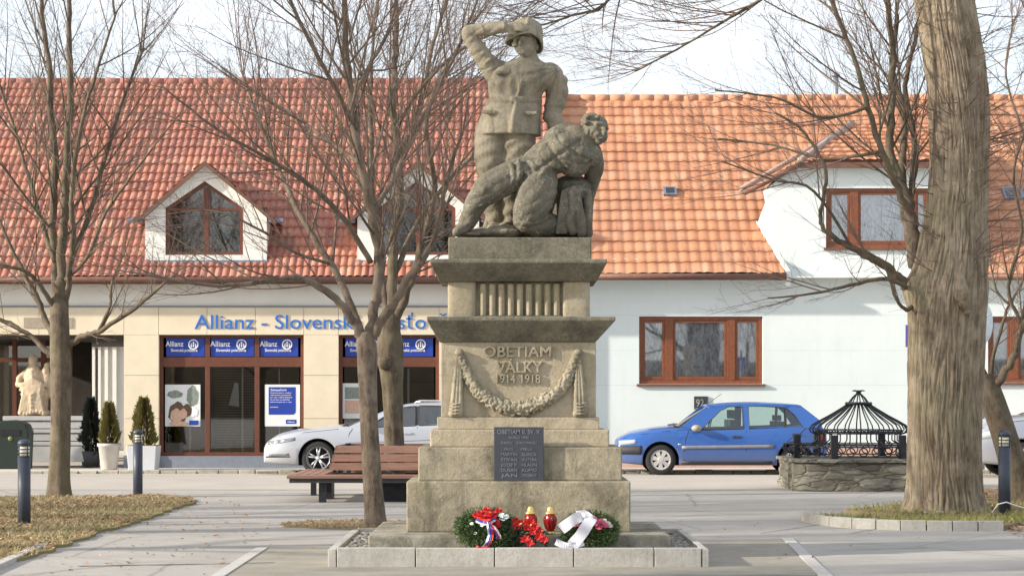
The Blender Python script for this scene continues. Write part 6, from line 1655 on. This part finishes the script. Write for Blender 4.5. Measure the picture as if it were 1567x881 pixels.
def trunk_mesh(tr,pts,n=36,rough=.05,flare=.35,freq=5,stretch=.22,m=0,sub=10,burls=()):
    """trunk with root flare and an uneven, ridged skin"""
    P_,R_=[],[]
    for a,b,d,r in cr(pts,sub): P_.append(P(a,b,tr.Y)+Vector((0,d,0))); R_.append(r*tr.Y/F)
    mb=MB(); vs=[]; z0=P_[0].z
    for i,(p,r) in enumerate(zip(P_,R_)):
        fl=1+flare*math.exp(-(p.z-z0)/.28)
        for k in range(n):
            a=2*math.pi*k/n; c,sn=math.cos(a),math.sin(a)
            q=Vector((c*freq*r/.2,sn*freq*r/.2,p.z*freq*stretch))
            w=1+rough*(noise.noise(q*1.0)+.6*noise.noise(q*2.3))+ (fl-1)*(1+.5*math.sin(a*5+1.3))
            vs.append((p.x+c*r*w,p.y+sn*r*w,p.z))
    fs=[(i*n+k,i*n+(k+1)%n,(i+1)*n+(k+1)%n,(i+1)*n+k) for i in range(len(P_)-1) for k in range(n)]
    fs+=[tuple(range(n-1,-1,-1)),tuple(range((len(P_)-1)*n,len(P_)*n))]
    mb.add(vs,fs,m,True); return mb,P_,R_

# middle tree, left of the memorial
T=Tree(11,23.9)
tk,P_,R_=trunk_mesh(T,[(574,812,0,17),(573,780,0,15),(568,700,0,14.2),(564,620,0,13.8),(562,570,0,14.6),(562,545,0,15.5),(560,525,0,15),(560,508,0,12)],30,.09,.2)
T.limb([(561,530,0,13),(572,480,.05,12.5),(579,420,.1,12),(572,350,.1,11.5),(556,270,.05,10),(543,190,0,9.5),(533,110,0,8),(527,40,0,7),(524,-60,0,5)],20,.2,(1.0,2.3))
T.limb([(558,526,0,11),(535,480,-.1,10),(500,445,-.2,8.5),(455,428,-.3,7),(390,438,-.5,5.5),(320,440,-.6,4),(240,425,-.7,2.5)],13,.3,(.6,1.5))
T.limb([(556,528,0,10),(538,470,.2,9),(500,400,.4,8),(458,335,.6,7.5),(430,280,.8,6),(400,215,1.0,5),(372,150,1.2,4),(345,80,1.4,2.5)],16,.25,(.8,1.9))
T.limb([(566,525,0,11),(592,480,-.1,10.5),(628,428,-.3,9.5),(660,385,-.4,7.5),(676,330,-.5,6),(690,270,-.6,4.5),(712,210,-.7,3)],14,.3,(.7,1.6))
T.limb([(566,400,.1,7),(530,340,-.3,6.5),(480,290,-.6,5.5),(420,255,-.9,4),(350,215,-1.2,3),(280,160,-1.4,2)],14,.15,(.7,1.6))
T.limb([(566,330,.1,6.5),(600,270,.3,6),(630,200,.5,5.5),(668,120,.7,4.5),(705,40,.8,3.5),(740,-50,.8,2)],14,.2,(.8,1.7))
T.limb([(546,200,0,6),(520,150,-.3,5.5),(488,90,-.5,5),(455,20,-.7,4),(430,-50,-.8,2.5)],12,.1,(.8,1.7))
T.limb([(540,150,0,5.5),(562,95,.3,5),(588,40,.5,4),(606,-30,.6,3)],9,.15,(.7,1.5))
T.limb([(550,250,0,5.5),(505,215,.4,5),(450,170,.8,4.2),(390,130,1.2,3.2),(310,70,1.5,2)],13,.1,(.7,1.6))
T.limb([(500,400,.4,4),(450,385,.1,3.5),(395,350,-.1,3),(330,325,-.2,2),(260,330,-.2,1.4)],10,.1,(.5,1.1))
print('tree middle',T.count)
t2=T.build('bare_tree','slender bare tree forking low, standing just left of the memorial',(PX(573,23.9),23.9,0),M['bark'],M['bark'],M['twig'],tk)
# tree rising out of the bench
T=Tree(23,30.75)
tk,P_,R_=trunk_mesh(T,[(604,772,0,16.5),(603,740,0,15.5),(603,680,0,15),(601,620,0,15),(599,570,0,17.5),(597,535,0,20),(597,505,0,16.5),(598,480,0,13)],30,.12,.2)
tk.ball(P(590,556,30.75)+Vector((0,-.16,0)),(.10,.08,.10))
T.limb([(598,510,0,14),(602,440,0,12.5),(600,370,.1,11.5),(612,300,.1,11),(606,220,.1,10),(600,140,.1,8),(606,60,.1,6.5),(606,-60,0,4)],18,.2,(1.0,2.4))
T.limb([(596,510,0,12),(584,440,.3,10),(580,370,.5,9),(566,300,.7,8),(563,220,.9,6.5),(560,130,1.0,5),(565,30,1.1,3.5)],14,.25,(.9,2.0))
T.limb([(602,500,0,11),(630,430,-.2,9),(652,360,-.4,8),(668,290,-.5,6.5),(655,210,-.6,6),(672,140,-.7,4.5),(720,60,-.8,3)],16,.25,(.9,2.0))
T.limb([(603,420,0,7),(640,330,.5,6),(700,250,.9,4.5),(760,190,1.2,3)],12,.2,(.7,1.6))
T.limb([(606,250,.1,6),(640,160,.4,5.5),(660,60,.6,4),(690,-40,.7,2.5)],11,.15,(.9,1.8))
T.limb([(604,200,.1,5),(640,150,-.4,4.5),(700,95,-.8,3.5),(790,55,-1.0,2)],10,.15,(.7,1.5))
print('tree bench',T.count)
t3=T.build('bare_tree','bare tree with a swollen knotty trunk rising from the bench',(PX(603,30.75),30.75,0),M['bark_grey'],M['bark_grey'],M['twig_grey'],tk)
# left tree
T=Tree(37,30.9)
tk,P_,R_=trunk_mesh(T,[(90,764,0,17),(90,735,0,15.5),(92,680,0,15.2),(93,610,0,15),(93,560,0,16),(92,530,0,15.5),(91,480,0,14),(92,430,0,13)],30,.05,.25)
T.limb([(92,440,0,12),(95,380,0,11),(99,320,0,10),(101,260,0,9.5),(106,190,0,8.5),(108,110,0,7),(106,40,0,6),(104,-60,0,4)],18,.15,(1.0,2.2))
T.limb([(91,470,0,11),(82,400,.1,10),(78,330,.1,9),(82,260,.1,8.5),(76,190,.1,8),(74,110,.1,6.5),(64,40,.1,5.5),(58,-50,.1,4)],18,.2,(1.0,2.2))
T.limb([(104,530,0,9),(128,515,-.1,7),(155,508,-.2,6),(190,488,-.3,5),(228,462,-.4,4),(265,432,-.5,2.5)],9,.3,(.5,1.2))
T.limb([(155,507,-.2,4.5),(172,470,-.2,3.5),(176,430,-.2,2.5),(196,385,-.2,1.6)],6,.3,(.4,.9))
T.limb([(86,545,0,8),(62,530,.1,6.5),(35,508,.2,5.5),(0,490,.3,4.5),(-40,480,.3,3)],8,.3,(.5,1.2))
T.limb([(84,520,0,9),(66,490,.2,7.5),(48,450,.3,6.5),(28,418,.4,5.5),(0,365,.5,4),(-30,300,.6,3)],12,.25,(.6,1.5))
T.limb([(88,480,0,7),(70,445,-.2,5.5),(52,420,-.3,4.5),(20,410,-.4,3.5),(-20,400,-.4,2)],8,.3,(.5,1.2))
T.limb([(100,470,0,8),(112,410,-.2,7),(118,350,-.3,6.5),(120,280,-.4,5.5),(135,200,-.5,4.5),(160,120,-.6,3.5),(190,30,-.6,2.5)],14,.2,(.8,1.8))
T.limb([(102,420,0,6.5),(128,330,.3,6),(150,240,.5,5),(168,160,.7,4),(205,60,.8,3)],14,.15,(.8,1.8))
T.limb([(84,400,0,6.5),(58,340,.3,6),(36,280,.5,5),(5,190,.7,4),(-30,90,.8,2.5)],13,.15,(.8,1.8))
T.limb([(96,430,0,5.5),(140,400,-.4,4.5),(175,330,-.6,3.8),(230,260,-.8,2.6),(290,190,-1.0,1.6)],11,.15,(.6,1.4))
print('tree left',T.count)
t1=T.build('bare_tree','bare tree with upright limbs on the dry lawn at the left',(PX(90,30.9),30.9,0),M['bark_grey'],M['bark_grey'],M['twig_grey'],tk)

# the big old tree on the right
TY=26.3; T=Tree(51,TY)
pts=[(1447,796,0,60),(1447,770,0,58),(1446,720,0,56),(1446,650,0,55.5),(1447,580,0,57),(1449,510,0,58),(1452,450,0,59),(1456,410,0,55),(1462,340,.02,49),(1468,270,.04,45),(1469,200,.05,45),(1466,130,.05,45.5),(1456,60,.05,46),(1446,0,.05,45),(1436,-70,.05,44),(1420,-220,.1,40)]
P_,R_=[],[]
for a,b,d,r in cr(pts,24): P_.append(P(a,b,TY)+Vector((0,d,0))); R_.append(r*TY/F)
n=320; vs=[]; z0=P_[0].z
for i,(p,r) in enumerate(zip(P_,R_)):
    fl=.26*math.exp(-(p.z-z0)/.16)
    for k in range(n):
        a=2*math.pi*k/n; c,sn=math.cos(a),math.sin(a)
        tw=a+.10*math.sin(p.z*1.3)+.06*noise.noise((c*2,sn*2,p.z*2.2))
        q=Vector((math.cos(tw)*8.5,math.sin(tw)*8.5,p.z*1.1))
        rid=min(abs(noise.noise(q))*3.2,1)**.7; rid2=min(abs(noise.noise(Vector((q.x*2.1+5,q.y*2.1,q.z*2.0))))*3,1)**.7
        w=1+.070*rid+.036*rid2-.08+.03*noise.noise((c*1.5,sn*1.5,p.z*.8))+fl*(1+.75*math.sin(a*6+.7)+.3*math.sin(a*11))
        # swelling where the limbs leave
        db=(p.z-PZ(440,TY)); w+=.20*math.exp(-(db/.22)**2)*max(0,math.cos(a-math.pi))**6
        vs.append((p.x+c*r*w,p.y+sn*r*w,p.z))
tk=MB(); m_=len(P_)
tk.add(vs,[(i*n+k,i*n+(k+1)%n,(i+1)*n+(k+1)%n,(i+1)*n+k) for i in range(m_-1) for k in range(n)]+[tuple(range(n-1,-1,-1)),tuple(range((m_-1)*n,m_*n))],0,True)
tk.caps([P(1466,478,TY)+Vector((0,-.5,0)),P(1458,455,TY)+Vector((0,-.52,0)),P(1457,425,TY)+Vector((0,-.47,0))],[.05,.10,.05],10)
# limbs on the left side of the trunk
T.limb([(1420,470,.1,20),(1398,446,0,15),(1370,425,-.1,11),(1340,400,-.2,10),(1300,385,-.3,7.5),(1262,362,-.4,6),(1249,345,-.4,5),(1252,310,-.4,4.6),(1257,270,-.4,4.2),(1240,232,-.4,3.8),(1215,200,-.4,3),(1180,180,-.4,2)],14,.4,(.5,1.2),2)
T.limb([(1425,440,.2,18),(1406,400,.2,15),(1402,350,.2,14),(1393,300,.2,12),(1372,240,.3,10.5),(1369,170,.3,9),(1373,90,.3,8),(1365,0,.3,6.5),(1355,-90,.3,4)],18,.25,(.9,1.9))
T.limb([(1402,340,.2,10),(1375,290,0,8),(1345,235,-.2,7),(1322,170,-.3,6.5),(1300,100,-.4,5.5),(1265,20,-.5,4.5),(1230,-60,-.6,3)],15,.2,(.9,2.0))
T.limb([(1408,400,.3,12),(1396,310,.6,10),(1398,230,.7,9),(1402,160,.8,8),(1386,90,.9,7),(1395,0,1.0,5.5)],14,.3,(.9,1.8))
T.limb([(1398,300,.2,8),(1412,220,.5,7.5),(1402,120,.7,6),(1422,30,.8,5),(1430,-60,.9,3)],12,.2,(.7,1.5))
T.limb([(1400,446,0,6),(1350,430,-.4,5),(1290,440,-.6,4),(1225,455,-.8,2.8),(1160,462,-1.0,1.6)],9,.25,(.5,1.1))
T.limb([(1400,455,0,7),(1385,475,-.2,5),(1365,460,-.3,4),(1345,410,-.4,3.5),(1310,385,-.5,2.5)],7,.3,(.4,1.0))
T.limb([(1300,385,-.3,4),(1235,300,-.6,3.2),(1170,285,-.8,2.4),(1090,262,-1.1,1.5)],9,.2,(.6,1.3))
T.limb([(1322,170,-.3,4),(1250,190,-.6,3.2),(1170,165,-.9,2.4),(1080,160,-1.2,1.5)],10,.15,(.6,1.3))
T.limb([(1345,235,-.2,4.2),(1270,240,.2,3.2),(1190,215,.5,2.4),(1110,200,.8,1.5)],10,.15,(.6,1.3))
# boughs that come in over the top of the view
T.limb([(1425,-150,.1,12),(1330,-140,-.4,9),(1200,-90,-.9,6.5),(1080,-40,-1.3,5),(990,-15,-1.6,4),(945,0,-1.7,3.8),(915,50,-1.8,3.3),(870,64,-1.8,2.6),(820,80,-1.8,1.8)],34,.2,(.8,1.9))
T.limb([(1380,-140,-.2,7),(1260,-60,.2,5),(1150,0,.5,3.6),(1060,50,.8,2.6),(980,90,1.0,2)],28,.15,(.8,1.8))
T.limb([(1300,-120,-.6,8),(1150,-110,-1.0,6),(1000,-70,-1.4,4.5),(900,-10,-1.8,3),(850,40,-2.0,2)],24,.15,(.8,1.7))
T.limb([(1480,-120,.1,14),(1560,-60,.4,10),(1640,30,.8,8),(1700,140,1.2,5)],16,.15,(.9,2.0))
# short shoots all over the bole, thick on the right side
r_=T.r
for _ in range(150):
    py=r_.choice([r_.uniform(150,420),r_.uniform(0,430)]); i=min(range(len(P_)),key=lambda i:abs(P_[i].z-PZ(py,TY))); a=r_.choice([r_.uniform(-1.6,.9),r_.uniform(-3.1,0)])
    p=P_[i]+Vector((math.cos(a),math.sin(a),0))*R_[i]*.97; d=Vector((math.cos(a)+r_.uniform(-.4,.4),math.sin(a)*.9-.1,r_.uniform(-.15,.65))).normalized()
    T.branch(p,d,r_.uniform(.35,1.25),r_.uniform(.004,.008),3)
print('tree big',T.count)
t4=T.build('old_tree','massive old tree with furrowed bark in the raised bed on the right',(PX(1447,TY),TY,.1),M['bark_old'],M['bark_grey'],M['twig'],tk)
# leaning tree behind it
T=Tree(67,29.2)
tk,P_,R_=trunk_mesh(T,[(1563,778,0,23),(1560,755,0,21),(1550,710,0,21),(1535,660,0,20),(1522,620,0,20),(1512,590,0,18),(1505,572,0,14)],28,.05,.15)
T.limb([(1514,598,0,13),(1530,578,-.1,10),(1546,545,-.2,9),(1556,505,-.3,8),(1562,478,-.3,8),(1572,440,-.3,6),(1590,380,-.3,4)],10,.35,(.5,1.3))
T.limb([(1508,585,0,12),(1498,550,.1,9),(1490,500,.2,8),(1488,440,.3,6)],8,.4,(.5,1.2))
T.limb([(1516,585,0,6),(1517,550,-.1,4.5),(1528,500,-.2,4),(1538,470,-.2,3.2),(1560,430,-.2,2.5)],8,.3,(.4,1.0))
T.limb([(1540,468,-.2,3.2),(1520,445,-.2,2.5),(1510,400,-.2,2)],5,.3,(.4,.8))
T.limb([(1556,500,-.3,5),(1530,440,-.5,4),(1545,360,-.7,3.5),(1530,270,-.8,3),(1560,180,-.9,2)],14,.2,(.7,1.4))
T.limb([(1572,440,-.3,5),(1600,330,.1,4),(1580,220,.3,3.5),(1550,110,.4,2.5),(1565,20,.5,2)],16,.15,(.8,1.6))
print('tree lean',T.count)
t5=T.build('leaning_tree','leaning forked tree behind the big trunk at the right edge',(PX(1560,29.2),29.2,.05),M['bark_grey'],M['bark_grey'],M['twig'],tk)
# more trees farther left on the square and behind the view: they throw the long streaks of shade and mirror in the panes
for k,(src,x,y,s,rz) in enumerate(((t1,-10.8,18.6,1.25,2.1),(t1,-14.5,20.4,1.4,3.6),(t1,-12.2,23.6,1.2,1.3),(t1,-17.5,24.6,1.35,5.1),(t1,-12.5,13.6,1.3,0.2),(t1,-6,-14,1.2,.3),(t1,3,-18,1.3,2.3),(t1,9,-12,1.2,4.3),(t1,-2,-24,1.3,1.0))):
    c=copy_tree(src); c.location=(x,y,0); c.rotation_euler=(0,0,rz); c.scale=(s,s,s); c['group']='trees farther off on the square'
    c['label']='bare tree elsewhere on the square, outside the view'
hl=MB(); n=60  # unseen hill ring added behind the camera, kept low for the pane reflections
for i in range(n+1):
    a=math.pi*(1.02+.96*i/n); h=2.6+1.2*noise.noise((i*.21,0,3)); r=70
    hl.v+=[(r*math.cos(a),r*math.sin(a),-1),((r+5)*math.cos(a),(r+5)*math.sin(a),h*.7),((r+16)*math.cos(a),(r+16)*math.sin(a),h+2)]
for i in range(n):
    for j in (0,1): hl.f.append((3*i+j,3*i+j+1,3*i+j+4,3*i+j+3)); hl.m.append(0); hl.s.append(True)
structure(hl.build('added_hill',bark('added_hillside',(.10,.075,.045),(.14,.11,.06),(.05,.04,.03),.5,.6,.3,.5),norm=False))
